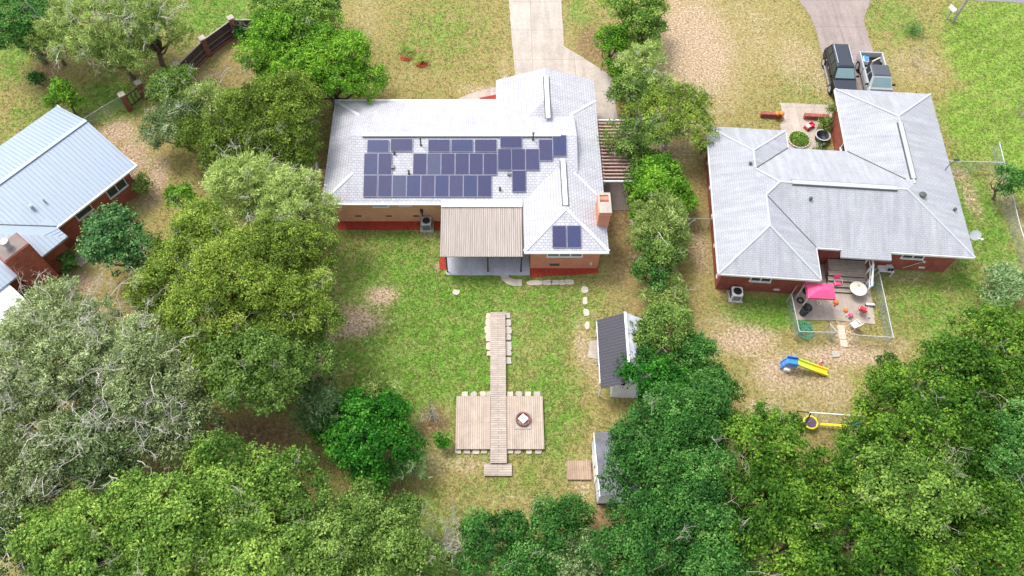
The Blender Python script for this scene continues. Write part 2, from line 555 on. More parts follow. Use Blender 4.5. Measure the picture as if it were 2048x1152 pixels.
# leaf colours run from the darker to the lighter leaves of the kind
LEAF = {
    'bright': leaf_mat('bright green leaves', [(0, (0.016, 0.056, 0.004)), (0.5, (0.066, 0.158, 0.012)), (1, (0.160, 0.275, 0.026))]),
    'lime': leaf_mat('yellow green leaves', [(0, (0.026, 0.060, 0.008)), (0.5, (0.080, 0.150, 0.024)), (1, (0.195, 0.270, 0.052))]),
    'olive': leaf_mat('olive leaves', [(0, (0.028, 0.046, 0.006)), (0.5, (0.088, 0.138, 0.018)), (1, (0.200, 0.250, 0.042))]),
    'mid': leaf_mat('mid green leaves', [(0, (0.022, 0.048, 0.008)), (0.5, (0.075, 0.130, 0.024)), (1, (0.170, 0.240, 0.058))]),
    'deep': leaf_mat('deep green leaves', [(0, (0.007, 0.032, 0.006)), (0.5, (0.030, 0.098, 0.016)), (1, (0.095, 0.190, 0.044))]),
    'emerald': leaf_mat('emerald leaves', [(0, (0.005, 0.034, 0.004)), (0.5, (0.020, 0.106, 0.008)), (1, (0.075, 0.205, 0.024))]),
    'forest': leaf_mat('forest green leaves', [(0, (0.009, 0.032, 0.003)), (0.5, (0.042, 0.102, 0.010)), (1, (0.135, 0.215, 0.024))]),
    'grey': leaf_mat('grey green leaves', [(0, (0.050, 0.072, 0.022)), (0.5, (0.150, 0.190, 0.078)), (1, (0.30, 0.345, 0.175))], trans=0.15),
    'greydark': leaf_mat('dull dark green leaves', [(0, (0.022, 0.042, 0.012)), (0.5, (0.080, 0.122, 0.042)), (1, (0.19, 0.240, 0.105))], trans=0.15),
    'feather': leaf_mat('feathery pale leaves', [(0, (0.052, 0.084, 0.016)), (0.5, (0.160, 0.220, 0.055)), (1, (0.33, 0.39, 0.135))], trans=0.15),
    'juniper': leaf_mat('juniper sprays', [(0, (0.030, 0.060, 0.018)), (0.5, (0.088, 0.148, 0.052)), (1, (0.19, 0.265, 0.12))], trans=0.1),
    'magnolia': leaf_mat('glossy magnolia leaves', [(0, (0.008, 0.034, 0.006)), (0.5, (0.034, 0.100, 0.022)), (1, (0.120, 0.220, 0.060))], gloss=0.4, trans=0.1, spec=0.25),
    'gold': leaf_mat('golden leaves', [(0, (0.12, 0.13, 0.02)), (0.5, (0.25, 0.25, 0.05)), (1, (0.42, 0.40, 0.10))]),
    'palm': leaf_mat('palm fronds', [(0, (0.05, 0.09, 0.015)), (0.5, (0.11, 0.17, 0.03)), (1, (0.24, 0.28, 0.06))]),
}
LEAFGAIN = 1.0
M['grassblade'] = leaf_mat('grass blades', [(0, (0.34, 0.27, 0.13)), (0.35, (0.25, 0.245, 0.08)), (0.65, (0.15, 0.25, 0.04)), (1, (0.09, 0.24, 0.022))], gloss=0.7, spec=0.15)

# ------------------------------------------------------------------ foliage
RNG = np.random.default_rng(11)


def quad_mesh(name, V, tint, mat, parent):
    """V: (n,4,3) leaves"""
    n = V.shape[0]
    me = bpy.data.meshes.new(name)
    me.vertices.add(n * 4)
    me.vertices.foreach_set('co', V.reshape(-1).astype(np.float32))
    me.loops.add(n * 4)
    me.loops.foreach_set('vertex_index', np.arange(n * 4, dtype=np.int32))
    me.polygons.add(n)
    me.polygons.foreach_set('loop_start', np.arange(0, n * 4, 4, dtype=np.int32))
    me.update(calc_edges=True)
    a = me.attributes.new('tint', 'FLOAT', 'FACE')
    a.data.foreach_set('value', np.clip(tint, 0, 1).astype(np.float32))
    me.materials.append(mat)
    o = bpy.data.objects.new(name, me)
    C.objects.link(o)
    if parent:
        o.parent = parent
    return o


def unit(a):
    return a / np.maximum(np.linalg.norm(a, axis=-1, keepdims=True), 1e-6)


def leaves(cent, axis, nrm, length, width, rng):
    """a folded diamond leaf per centre"""
    n = len(cent)
    side = unit(np.cross(axis, nrm))
    l = length * rng.uniform(0.65, 1.35, (n, 1))
    w = width * rng.uniform(0.65, 1.35, (n, 1))
    a = cent - axis * l * 0.5
    b = cent + side * w * 0.5 - axis * l * 0.08 + nrm * w * 0.12
    c = cent + axis * l * 0.5
    d = cent - side * w * 0.5 - axis * l * 0.08 + nrm * w * 0.12
    return np.stack([a, b, c, d], axis=1)


def crown_data(Rh, Rv, lobes, rng, leaf=(0.20, 0.12), dens=1.0, clump=0.42, spread=1.0, feather=False, hollow=0.0, openness=0.0):
    # big lobes of the crown
    k = int(lobes * 1.5)
    leaf = (leaf[0] * .74, leaf[1] * .74)
    d = unit(rng.normal(size=(k, 3)))
    d[:, 2] = np.abs(d[:, 2]) * 1.0 - 0.36
    rad = rng.uniform(0.42, 0.80, (k, 1)) ** 0.8
    lc = d * rad * np.array([Rh, Rh, Rv])
    lc[0] = (0, 0, Rv * 0.15)
    lr = rng.uniform(0.20, 0.38, k) * Rh
    lr[0] = Rh * 0.5
    lt = rng.normal(0, 0.12, k)
    # clumps over the lobes
    area = float(np.sum(lr ** 2)) * 4 * math.pi
    nc = int(area / (clump * clump * 2.2) * 1.25)
    li = rng.choice(k, nc, p=lr ** 2 / np.sum(lr ** 2))
    cd = unit(rng.normal(size=(nc, 3)))
    cd[:, 2] = np.where(cd[:, 2] < -0.35, -cd[:, 2], cd[:, 2])
    sq = np.array([1, 1, min(1.15, max(0.6, Rv / Rh))])
    cc = lc[li] + cd * lr[li][:, None] * rng.uniform(0.70, 1.14, (nc, 1)) * sq
    inside = np.zeros(nc, bool)
    for j in range(k):
        dist = np.linalg.norm((cc - lc[j]) / sq, axis=1)
        inside |= (dist < lr[j] * 0.72) & (li != j)
    keep = ~inside | (rng.uniform(size=nc) < 0.22)
    if openness:
        keep &= rng.uniform(size=nc) > openness
    cc, cd, li = cc[keep], cd[keep], li[keep]
    nc = len(cc)
    ct = 0.47 + lt[li] + rng.normal(0, 0.17, nc)
    per = max(6, int(22 * dens * (clump / 0.42) ** 2 * (0.20 * 0.12) / (leaf[0] * leaf[1])))
    per = min(per, 95)
    n = nc * per
    ci = np.repeat(np.arange(nc), per)
    off = rng.normal(size=(n, 3)) * clump * 0.37 * np.array([1, 1, 0.6])
    pos = cc[ci] + off
    out = unit(cd[ci] * 0.7 + unit(off) * 0.5 + np.array([0, 0, 0.55]))
    if feather:
        axis = unit(cd[ci] * 0.9 + rng.normal(size=(n, 3)) * 0.5 + np.array([0, 0, 0.25]))
        nr = unit(rng.normal(size=(n, 3)) + np.array([0, 0, 0.5]))
    else:
        nr = unit(out + rng.normal(size=(n, 3)) * 0.55)
        axis = rng.normal(size=(n, 3))
    axis = unit(axis - nr * np.sum(axis * nr, axis=1, keepdims=True))
    V = leaves(pos, axis, nr, leaf[0], leaf[1], rng)
    tint = ct[ci] + rng.normal(0, 0.16, n)
    return V, tint, lc, lr


def limb(mb, a, b, r0, r1, rng, seg=4, bend=0.12, n=5):
    a, b = Vector(a), Vector(b)
    ln = (b - a).length
    pts, rad = [], []
    w = Vector(rng.normal(size=3)) * ln * bend
    for i in range(seg + 1):
        t = i / seg
        p = a.lerp(b, t) + w * math.sin(math.pi * t) + Vector((0, 0, ln * 0.06 * math.sin(math.pi * t)))
        pts.append(p)
        rad.append(r0 + (r1 - r0) * t)
    mb.tube(pts, rad, n, cap=False)
    return pts


def twig(mb, p, d, ln, r, depth, rng, spread=0.6):
    p, d = Vector(p), Vector(d).normalized()
    pts = [p]
    q = p.copy()
    dd = d.copy()
    for i in range(3):
        dd = (dd + Vector(rng.normal(size=3)) * 0.22).normalized()
        q = q + dd * ln / 3
        pts.append(q.copy())
    mb.tube(pts, [r, r * 0.8, r * 0.6, r * 0.4], 3, cap=False)
    if depth > 0:
        for k in range(int(rng.integers(2, 4))):
            b = pts[int(rng.integers(1, 4))]
            nd = (dd + Vector(rng.normal(size=3)) * spread).normalized()
            twig(mb, b, nd, ln * rng.uniform(0.5, 0.75), r * 0.6, depth - 1, rng, spread)


SPEC = {  # leaf size, density, clump size, feather, openness
    'bright': ((0.24, 0.14), 1.0, 0.46, False, 0.0),
    'lime': ((0.24, 0.14), 1.0, 0.48, False, 0.03),
    'olive': ((0.22, 0.12), 1.0, 0.46, False, 0.04),
    'mid': ((0.22, 0.13), 1.0, 0.46, False, 0.05),
    'deep': ((0.20, 0.13), 1.0, 0.44, False, 0.02),
    'emerald': ((0.24, 0.16), 1.0, 0.46, False, 0.0),
    'forest': ((0.25, 0.15), 1.0, 0.50, False, 0.03),
    'grey': ((0.27, 0.085), 1.15, 0.44, True, 0.04),
    'greydark': ((0.24, 0.11), 0.9, 0.46, False, 0.06),
    'feather': ((0.46, 0.060), 0.8, 0.48, True, 0.05),
    'juniper': ((0.55, 0.075), 0.9, 0.42, True, 0.0),
    'magnolia': ((0.30, 0.15), 1.0, 0.46, False, 0.02),
    'gold': ((0.18, 0.10), 0.9, 0.40, False, 0.05),
}


def tree(name, label, cat, px, py, zc, Rh, Rv, kind, seed, lobes=14, twigs=0, group=None, open_=None, bark='bark', twig_side=None):
    rng = np.random.default_rng(seed)
    c = P(px, py, zc)
    if Rh > 1.7:
        Rh, Rv = Rh * 1.08, Rv * 1.05
    if kind == 'forest':
        Rh *= .94
        zc += float(rng.uniform(-.9, .9))
    if kind == 'grey':
        twigs = int(twigs * .5)
    if kind in ('lime', 'forest', 'deep', 'mid', 'olive'):
        twigs = (twigs + 1) // 2
    t = thing(name, label, cat, (c.x, c.y, 0), 0, group)
    leaf, dens, cl, fe, op = SPEC[kind]
    if Rh < 1.7:
        cl *= 0.72
    V, tint, lc, lr = crown_data(Rh, Rv, lobes, rng, leaf, dens, cl, feather=fe, openness=op if open_ is None else open_)
    tint = tint + rng.normal(0, 0.085)
    V[:, :, 2] += zc
    low = V[:, :, 2].min(axis=1) < 0.06
    V = V[~low]
    tint = tint[~low]
    quad_mesh('crown', V, tint, LEAF[kind], t)
    mb = MB()
    tr = max(0.05, Rh * 0.065)
    fork = Vector((float(rng.normal(0, 0.15)), float(rng.normal(0, 0.15)), max(0.15, (zc - Rv * 0.5) * 0.6)))
    mb.tube([(0, 0, -0.15), (0.03, 0.02, fork.z * 0.3), fork], [tr * 1.45, tr, tr * 0.85], 8, cap=False)
    for i in range(len(lc)):
        end = Vector(lc[i]) * 0.9 + Vector((0, 0, zc))
        pts = limb(mb, fork, end, tr * 0.55, tr * 0.16, rng)
        for q in range(2):
            limb(mb, pts[-2], Vector(lc[i]) * 0.95 + Vector(rng.normal(size=3)) * lr[i] * 0.55 + Vector((0, 0, zc)), tr * 0.16, tr * 0.05, rng, 3, n=4)
    mb.build('trunk', M[bark], t, smooth=True)
    if twigs:
        for i in range(twigs):
            mb = MB()
            d = unit(rng.normal(size=3))
            d[2] = abs(d[2]) * 0.8 + 0.25
            if twig_side is not None:
                d[:2] = d[:2] * 0.6 + np.array(twig_side)
            d = unit(d)
            s = Vector(d * np.array([Rh, Rh, Rv]) * rng.uniform(0.62, 0.86)) + Vector((0, 0, zc))
            twig(mb, s, d, rng.uniform(0.8, 1.5) * min(1, Rh / 4), 0.028 if kind in ('grey', 'greydark', 'feather') else 0.02, 4 if kind == 'grey' else 3, rng, 0.75)
            mb.build('bare_branch', M['bark_pale' if kind in ('grey', 'greydark', 'feather') else 'bark_mid'], t)
    return t


# ------------------------------------------------------------------ roofs
def hip_roof(mb, x0, x1, y0, y1, z, p, axis='x', e0='hip', e1='hip', inset=2.1, fascia=0.17, over=0.3):
    """returns list of ridge and hip lines"""
    sw = axis == 'y'
    if sw:
        x0, x1, y0, y1 = y0, y1, x0, x1

    def T(x, y, zz):
        return (y, x, zz) if sw else (x, y, zz)
    half = (y1 - y0) / 2
    ym = (y0 + y1) / 2
    zr = z + half * p
    A, B, Cc, D = (x0, y0, z), (x1, y0, z), (x1, y1, z), (x0, y1, z)
    lo, hi = [A], [B]
    front, back, ends, lines = [A, B], [Cc, D], [], []

    def end(kind, xe, sg):
        if kind == 'hip':
            g = (xe + sg * half, ym, zr)
            return [g], [g], g, [[(xe, y1, z), (xe, y0, z), g]], [((xe, y0, z), g), ((xe, y1, z), g)]
        if kind == 'gable':
            g = (xe, ym, zr)
            return [g], [g], g, [[(xe, y1, z), (xe, y0, z), g]], []
        xi = xe + sg * inset
        h0, h1, g = (xi, y0 + inset, z + inset * p), (xi, y1 - inset, z + inset * p), (xi, ym, zr)
        ov = -sg * over
        fs = [[(xe, y1, z), (xe, y0, z), h0, h1], [h1, h0, g],
              [h0, (h0[0] + ov, h0[1], h0[2] + 0.002), (g[0] + ov, g[1], g[2] + 0.002), g],
              [h1, (h1[0] + ov, h1[1], h1[2] + 0.002), (g[0] + ov, g[1], g[2] + 0.002), g]]
        return [g, h0], [h1, g], g, fs, [((xe, y0, z), h0), ((xe, y1, z), h1)]
    f0, b0, g0, fs0, l0 = end(e0, x0, 1)
    f1, b1, g1, fs1, l1 = end(e1, x1, -1)
    faces = [[A, B] + list(reversed(f1)) + f0, [Cc, D] + b0 + list(reversed(b1))] + fs0 + fs1
    # front polygon order: A, B, (h0 of the right end), ridge right, ridge left, (h0 of the left end)
    for f in faces:
        f2 = []
        for q in f:
            if not f2 or q != f2[-1]:
                f2.append(q)
        mb.poly(*[T(*q) for q in f2])
    # fascia and soffit
    e = 0.0
    ring = [A, B, Cc, D]
    for i in range(4):
        a, b = ring[i], ring[(i + 1) % 4]
        mb.poly(T(*a), T(*b), T(b[0], b[1], z - fascia), T(a[0], a[1], z - fascia))
    mb.poly(*[T(q[0], q[1], z - fascia) for q in ring])
    lines = l0 + l1 + [(g0, g1)]
    return [(T(*a), T(*b)) for a, b in lines]


def caps(lines, mat, parent, lift=0.002, w=0.15, skip=()):
    for i, (a, b) in enumerate(lines):
        a, b = Vector(a), Vector(b)
        MB().beam(a + Vector((0, 0, lift + .002 * i)), b + Vector((0, 0, lift + .002 * i)), w, 0.035).build('ridge_cap', mat, parent)


def ridge_vent(a, b, roof, w=0.34, mat='cap_white'):
    a, b = Vector(a), Vector(b)
    mb = MB()
    mb.beam(a, b, w, 0.07)
    o = mb.build('ridge_vent', M[mat], roof)
    d = (b - a).normalized()
    x = d.cross(Vector((0, 0, 1))).normalized()
    mb = MB()
    for s in (-1, 1):
        mb.beam(a + x * s * (w / 2 + 0.032) - Vector((0, 0, 0.04)), b + x * s * (w / 2 + 0.032) - Vector((0, 0, 0.04)), 0.065, 0.06)
    mb.build('vent_slot', M['vent_dark'], roof)


# ------------------------------------------------------------------ ground with its patches
def inpoly(X, Y, poly):
    r = np.zeros(X.shape, bool)
    n = len(poly)
    for i in range(n):
        x0, y0 = poly[i][0], poly[i][1]
        x1, y1 = poly[(i + 1) % n][0], poly[(i + 1) % n][1]
        c = ((y0 > Y) != (y1 > Y)) & (X < (x1 - x0) * (Y - y0) / (y1 - y0 + 1e-12) + x0)
        r ^= c
    return r


GREEN = [(860, 640, 230, 230, .70), (760, 520, 110, 70, .35), (790, 480, 60, 60, .5), (1090, 620, 120, 90, .45), (1100, 800, 70, 150, .5), (1050, 960, 120, 60, .25),
         (880, 730, 120, 80, .35), (720, 740, 70, 60, .3),
         (1530, 625, 80, 35, .8), (1850, 590, 110, 90, .45), (1960, 430, 60, 110, .75), (1930, 560, 60, 60, .5), (440, 30, 110, 40, .75), (220, 200, 80, 45, .65),
         (60, 240, 60, 60, .3), (40, 110, 60, 60, .5), (400, 200, 60, 60, .3), (880, 60, 90, 60, .32), (1780, 20, 60, 80, .35), (1400, 170, 30, 40, .35), (1160, 30, 30, 50, .4),
         (1610, 190, 50, 70, .25), (1880, 640, 90, 60, .5), (700, 1010, 80, 40, .3), (440, 930, 60, 40, .55), (590, 960, 60, 30, .3), (820, 1040, 120, 60, .4), (1080, 900, 80, 40, .2)]
DRY = [(1390, 90, 90, 130, .95), (1350, 140, 50, 50, .4), (1500, 70, 90, 110, .45), (1590, 120, 55, 70, .55), (1640, 150, 40, 60, .55), (1830, 130, 70, 50, .45), (1540, 30, 90, 40, .35),
       (262, 320, 40, 60, .95), (310, 360, 26, 60, .95), (235, 265, 40, 30, .95), (420, 155, 30, 16, .8), (700, 642, 74, 36, 1.0), (762, 592, 38, 22, 1.0), (645, 720, 30, 90, .85), (1050, 700, 40, 20, .3), (800, 700, 60, 20, .3), (900, 500, 40, 14, .4), (1010, 630, 70, 16, .3),
       (930, 930, 50, 24, .6), (880, 920, 40, 40, .5), (1490, 680, 70, 36, .95), (1450, 650, 40, 30, .5), (1560, 745, 60, 50, .9), (1690, 710, 110, 26, .95), (1650, 770, 80, 60, .6), (1610, 820, 90, 40, .35), (1525, 812, 34, 16, 1.0),
       (1690, 665, 30, 40, .8), (1790, 690, 40, 20, .5), (1165, 690, 22, 60, .7), (1190, 740, 16, 60, .6), (1400, 500, 24, 60, .75), (1165, 960, 40, 50, .6), (1040, 1000, 90, 26, .35), (700, 170, 50, 30, .5), (960, 180, 60, 16, .6), (820, 160, 120, 20, .25), (150, 565, 50, 24, 1.0), (1940, 390, 20, 60, .7),
       (2010, 400, 30, 90, .55), (880, 533, 14, 10, .9), (730, 40, 50, 60, .35), (860, 470, 30, 14, .5), (1240, 540, 36, 60, .35), (70, 290, 50, 40, .45), (1920, 350, 26, 16, .8), (1820, 555, 60, 20, .5), (1500, 150, 80, 60, .25), (1010, 150, 14, 60, .5),
       (1140, 60, 30, 60, .3), (760, 900, 60, 60, .3), (1300, 240, 40, 20, .8), (1340, 300, 60, 40, .6)]
BROWN = [(500, 870, 110, 36, .95), (420, 900, 60, 40, .7), (590, 940, 70, 36, .6), (620, 1020, 70, 60, .55), (745, 975, 60, 22, .95), (870, 845, 42, 44, .75), (1240, 440, 40, 50, .85), (1250, 520, 40, 70, .65), (1420, 380, 30, 100, .65), (1215, 1060, 50, 70, .85), (100, 110, 44, 60, .6), (100, 150, 30, 30, .6),  # leaf litter; some patches paint tree, hedge and house shadows into the ground
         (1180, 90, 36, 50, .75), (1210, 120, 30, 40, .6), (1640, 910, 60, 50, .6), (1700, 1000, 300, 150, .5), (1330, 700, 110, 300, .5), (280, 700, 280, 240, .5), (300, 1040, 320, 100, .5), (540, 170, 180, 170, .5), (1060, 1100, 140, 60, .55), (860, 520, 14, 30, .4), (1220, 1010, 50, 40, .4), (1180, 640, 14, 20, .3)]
LUSH = [(1985, 110, 95, 110, 1.0), (2030, 60, 80, 90, .8), (1930, 60, 60, 60, .6), (1960, 250, 80, 80, .9), (2030, 300, 80, 120, .9), (2100, 200, 100, 200, 1.0), (1930, 320, 30, 50, .5)]


def field(X, Y, blobs):
    out = np.zeros_like(X)
    for (px, py, rx, ry, s) in blobs:
        c = P(px, py)
        ax = abs(P(px + rx, py).x - c.x)
        ay = abs(P(px, py - ry).y - P(px, py + ry).y) / 2
        q = ((X - c.x) / ax) ** 2 + ((Y - c.y) / ay) ** 2
        out = np.maximum(out, s * np.exp(-0.9 * q ** 1.3))
    return out


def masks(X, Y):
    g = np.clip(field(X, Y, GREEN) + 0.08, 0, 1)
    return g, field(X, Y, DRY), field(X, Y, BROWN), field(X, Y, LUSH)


def make_ground():
    def axis(lo, hi, step, far):
        a = list(np.arange(lo, hi + 1e-6, step))
        s, x, out = step, hi, []
        while x < far:
            s *= 1.5
            x += s
            out.append(x)
        s, x, o2 = step, lo, []
        while x > -far:
            s *= 1.5
            x -= s
            o2.append(x)
        return np.array(list(reversed(o2)) + a + out)
    xs, ys = axis(-52, 56, 0.4, 900), axis(2, 66, 0.4, 900)
    X, Y = np.meshgrid(xs, ys)
    n, m = X.shape
    me = bpy.data.meshes.new('ground')
    co = np.stack([X, Y, np.zeros_like(X)], -1).reshape(-1, 3)
    me.vertices.add(n * m)
    me.vertices.foreach_set('co', co.reshape(-1).astype(np.float32))
    i, j = np.meshgrid(np.arange(n - 1), np.arange(m - 1), indexing='ij')
    a = (i * m + j).reshape(-1)
    f = np.stack([a, a + 1, a + 1 + m, a + m], 1).astype(np.int32)
    me.loops.add(f.size)
    me.loops.foreach_set('vertex_index', f.reshape(-1))
    me.polygons.add(len(f))
    me.polygons.foreach_set('loop_start', np.arange(0, f.size, 4, dtype=np.int32))
    me.update(calc_edges=True)
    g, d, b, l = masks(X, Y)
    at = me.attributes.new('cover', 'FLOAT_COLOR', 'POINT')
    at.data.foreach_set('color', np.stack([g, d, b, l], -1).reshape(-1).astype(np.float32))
    mt, nt, bs = nodes('lawn and soil')
    tc = N(nt, 'ShaderNodeTexCoord')

    def noise(sc, det=6.0, ro=0.65):
        q = N(nt, 'ShaderNodeTexNoise', i_Scale=sc, i_Detail=det, i_Roughness=ro)
        L(nt, tc.outputs['Object'], q.inputs['Vector'])
        return q.outputs['Fac']
    at = N(nt, 'ShaderNodeAttribute', attribute_name='cover')
    sp = N(nt, 'ShaderNodeSeparateColor')
    L(nt, at.outputs['Color'], sp.inputs[0])
    n1, n2, n3, n4 = noise(0.35), noise(1.0, 8, 0.72), noise(3.4, 5, 0.7), noise(6.5, 4, 0.7)

    def ragged(ch, k1, k2, lo, hi):
        v = math_(nt, 'ADD', ch, math_(nt, 'MULTIPLY', math_(nt, 'SUBTRACT', n2, 0.5), k1))
        v = math_(nt, 'ADD', v, math_(nt, 'MULTIPLY', math_(nt, 'SUBTRACT', n3, 0.5), k2))
        r = ramp(nt, v, [(lo, 0.0), (hi, 1.0)])
        return r.outputs['Color']
    olive = ramp(nt, n2, [(0.3, (0.295, 0.215, 0.095)), (0.5, (0.265, 0.225, 0.080)), (0.7, (0.215, 0.225, 0.062))]).outputs['Color']
    green = ramp(nt, n2, [(0.28, (0.265, 0.240, 0.095)), (0.44, (0.180, 0.250, 0.055)), (0.58, (0.120, 0.250, 0.030)), (0.74, (0.085, 0.260, 0.018))]).outputs['Color']
    straw = ramp(nt, n4, [(0.26, (0.25, 0.19, 0.10)), (0.45, (0.35, 0.255, 0.16)), (0.58, (0.43, 0.32, 0.22)), (0.76, (0.54, 0.42, 0.315))]).outputs['Color']
    litter_and_shade = ramp(nt, n3, [(0.3, (0.13, 0.080, 0.040)), (0.5, (0.21, 0.14, 0.07)), (0.7, (0.30, 0.22, 0.10))]).outputs['Color']  # colour of leaf litter and of the ground shadows painted brown
    lush = ramp(nt, n2, [(0.3, (0.225, 0.280, 0.065)), (0.55, (0.170, 0.275, 0.040)), (0.7, (0.125, 0.255, 0.020))]).outputs['Color']
    mp = N(nt, 'ShaderNodeMapping')
    mp.inputs['Rotation'].default_value = (0, 0, R(-30))
    L(nt, tc.outputs['Object'], mp.inputs['Vector'])
    wv = N(nt, 'ShaderNodeTexWave', i_Scale=0.22, i_Distortion=1.0, i_Detail=3.0)
    wv.bands_direction = 'Y'
    L(nt, mp.outputs['Vector'], wv.inputs['Vector'])
    lush = mix(nt, 1.0, lush, ramp(nt, wv.outputs['Fac'], [(0.2, 0.92), (0.8, 1.07)]).outputs['Color'], 'MULTIPLY')
    c = mix(nt, ragged(sp.outputs[0], 0.9, 0.5, 0.16, 0.62), olive, green)
    c = mix(nt, ragged(at.outputs['Alpha'], 0.5, 0.2, 0.25, 0.6), c, lush)
    c = mix(nt, ragged(sp.outputs[1], 1.3, 1.1, 0.25, 0.85), c, straw)
    c = mix(nt, ragged(sp.outputs[2], 0.8, 0.6, 0.22, 0.70), c, litter_and_shade)
    # fallen leaves and bare specks
    vo = N(nt, 'ShaderNodeTexVoronoi', i_Scale=4.2)
    L(nt, tc.outputs['Object'], vo.inputs['Vector'])
    speck = math_(nt, 'MULTIPLY', ramp(nt, vo.outputs['Distance'], [(0.10, 1.0), (0.2, 0.0)]).outputs['Color'], ramp(nt, n2, [(0.38, 0.0), (0.58, 0.8)]).outputs['Color'])
    c = mix(nt, speck, c, (0.50, 0.37, 0.24))
    c = mix(nt, 1.0, c, ramp(nt, n4, [(0.32, 0.62), (0.68, 1.36)]).outputs['Color'], 'MULTIPLY')
    c = mix(nt, 1.0, c, ramp(nt, n3, [(0.3, 0.80), (0.7, 1.16)]).outputs['Color'], 'MULTIPLY')
    L(nt, c, bs.inputs['Base Color'])
    bs.inputs['Roughness'].default_value = 0.95
    bs.inputs['Specular IOR Level'].default_value = 0.1
    bp = N(nt, 'ShaderNodeBump', i_Strength=0.7, i_Distance=0.08)
    L(nt, math_(nt, 'ADD', n3, n4), bp.inputs['Height'])
    L(nt, bp.outputs['Normal'], bs.inputs['Normal'])
    me.materials.append(mt)
    o = bpy.data.objects.new('ground', me)
    C.objects.link(o)
    o['kind'] = 'structure'


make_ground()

NOGRASS = []  # footprints without grass


def sheet(name, pts, mat, z, kind='structure', thick=0.06, grass=False):
    """pts are world points"""
    mb = MB()
    mb.prism([(p[0], p[1]) for p in pts], z - thick, z)
    if not grass:
        NOGRASS.append([(p[0], p[1]) for p in pts])
    return struct(name, mb, mat, kind)


def curve_pts(pts, n=6):
    """Catmull-Rom through the points"""
    out = []
    p = [Vector((q[0], q[1])) for q in pts]
    p = [p[0] * 2 - p[1]] + p + [p[-1] * 2 - p[-2]]
    for i in range(1, len(p) - 2):
        for k in range(n):
            t = k / n
            a, b, c, d = p[i - 1], p[i], p[i + 1], p[i + 2]
            out.append(0.5 * ((2 * b) + (c - a) * t + (2 * a - 5 * b + 4 * c - d) * t * t + (3 * b - a - 3 * c + d) * t ** 3))
    out.append(p[-2])
    return out


# drives, paths and paving
G = lambda pts, z=0.0: [P(a, b, z) for a, b in pts]
sheet('driveway', G([(1013, -60), (1120, -60), (1124, 30), (1128, 93), (1160, 112), (1213, 146), (1230, 165), (1231, 212), (1236, 240), (1180, 246), (1100, 240), (1020, 230), (1030, 150), (1022, 60)]), M['concrete_pale'], 0.03)
sheet('path', G([(1000, 172), (975, 178), (945, 186), (925, 194), (905, 203), (905, 216), (1000, 216)]), M['concrete_pale'], 0.026)
sheet('concrete_pad', G([(1200, 360), (1262, 360), (1260, 421), (1216, 421), (1200, 425)]), M['concrete_brown'], 0.034)
sheet('driveway', G([(1560, -62), (1768, -38), (1742, 0), (1730, 30), (1727, 42), (1735, 70), (1750, 115), (1790, 185), (1800, 215), (1690, 225), (1668, 200), (1650, 140), (1640, 95), (1632, 60), (1620, 32), (1600, 5)]), M['concrete_pink'], 0.03)
ra, rb = P(1878, -3), P(2300, 20)
rd = (rb - ra).normalized()
rn = Vector((-rd.y, rd.x, 0))
sheet('road', [ra - rd * 220, ra + rd * 160, ra + rd * 160 + rn * 7, ra - rd * 220 + rn * 7], M['asphalt'], 0.02)
sheet('path', G([(1560, 206), (1655, 210), (1668, 240), (1640, 240), (1632, 262), (1640, 300), (1570, 300), (1560, 250), (1568, 238)]), M['concrete_patio'], 0.03)
sheet('patio', G([(1616, 536), (1640, 518), (1735, 552), (1744, 600), (1750, 649), (1668, 641), (1592, 640), (1586, 600)]), M['concrete_patio'], 0.045)
sheet('mulch', G([(676, 444), (880, 440), (884, 459), (780, 461), (676, 459)]), M['mulch'], 0.035, 'stuff')
sheet('mulch', G([(1058, 533), (1196, 530), (1197, 546), (1150, 550), (1100, 552), (1062, 556)]), M['mulch'], 0.037, 'stuff')
sheet('mulch', G([(878, 512), (896, 512), (894, 538), (884, 541), (879, 538)]), M['mulch'], 0.039, 'stuff')
sheet('mulch', G([(960, 196), (1000, 188), (1000, 215), (955, 215)]), M['mulch'], 0.041, 'stuff')
for cx, cy in ((812, 116), (843, 130)):
    c = P(cx, cy)
    sheet('mulch', [(c.x + math.cos(a) * 0.5 * (1 + 0.12 * math.sin(3 * a)), c.y + math.sin(a) * 0.42 * (1 + 0.1 * math.cos(2 * a))) for a in [k * 0.42 for k in range(15)]], M['mulch'], 0.04, 'stuff')
# curved concrete path off the covered patio
ctr = curve_pts(G([(1006, 541), (1007, 550), (1013, 559), (1024, 565), (1044, 566)]))
lf, rt = [], []
for i, p in enumerate(ctr):
    d = (ctr[min(i + 1, len(ctr) - 1)] - ctr[max(i - 1, 0)]).normalized()
    n = Vector((-d.y, d.x)) * 0.27
    lf.append(p + n)
    rt.append(p - n)
sheet('path', lf + list(reversed(rt)), M['concrete_pale'], 0.05)


def stone(px, py, w, d, label, name='stepping_stone', mat='stone', z=0.06, rz=0.0, seed=0, group='stepping stones', n=9, cat='stepping stone', h=None):
    rng = random.Random(seed)
    c = P(px, py)
    mb = MB()
    pts = []
    for k in range(n):
        a = 2 * math.pi * k / n
        q = 1 + rng.uniform(-0.16, 0.16)
        ca, sa = math.cos(a), math.sin(a)
        m_ = max(abs(ca), abs(sa)) ** 0.7
        pts.append((ca / m_ * w / 2 * q, sa / m_ * d / 2 * q))
    mb.prism(pts, -0.05, z)
    o = mb.build(name, M[mat], None, loc=(c.x, c.y, 0), rotz=rz, bevel=0.015)
    NOGRASS.append([(c.x + p[0], c.y + p[1]) for p in pts])
    return tag(o, label, cat, group)


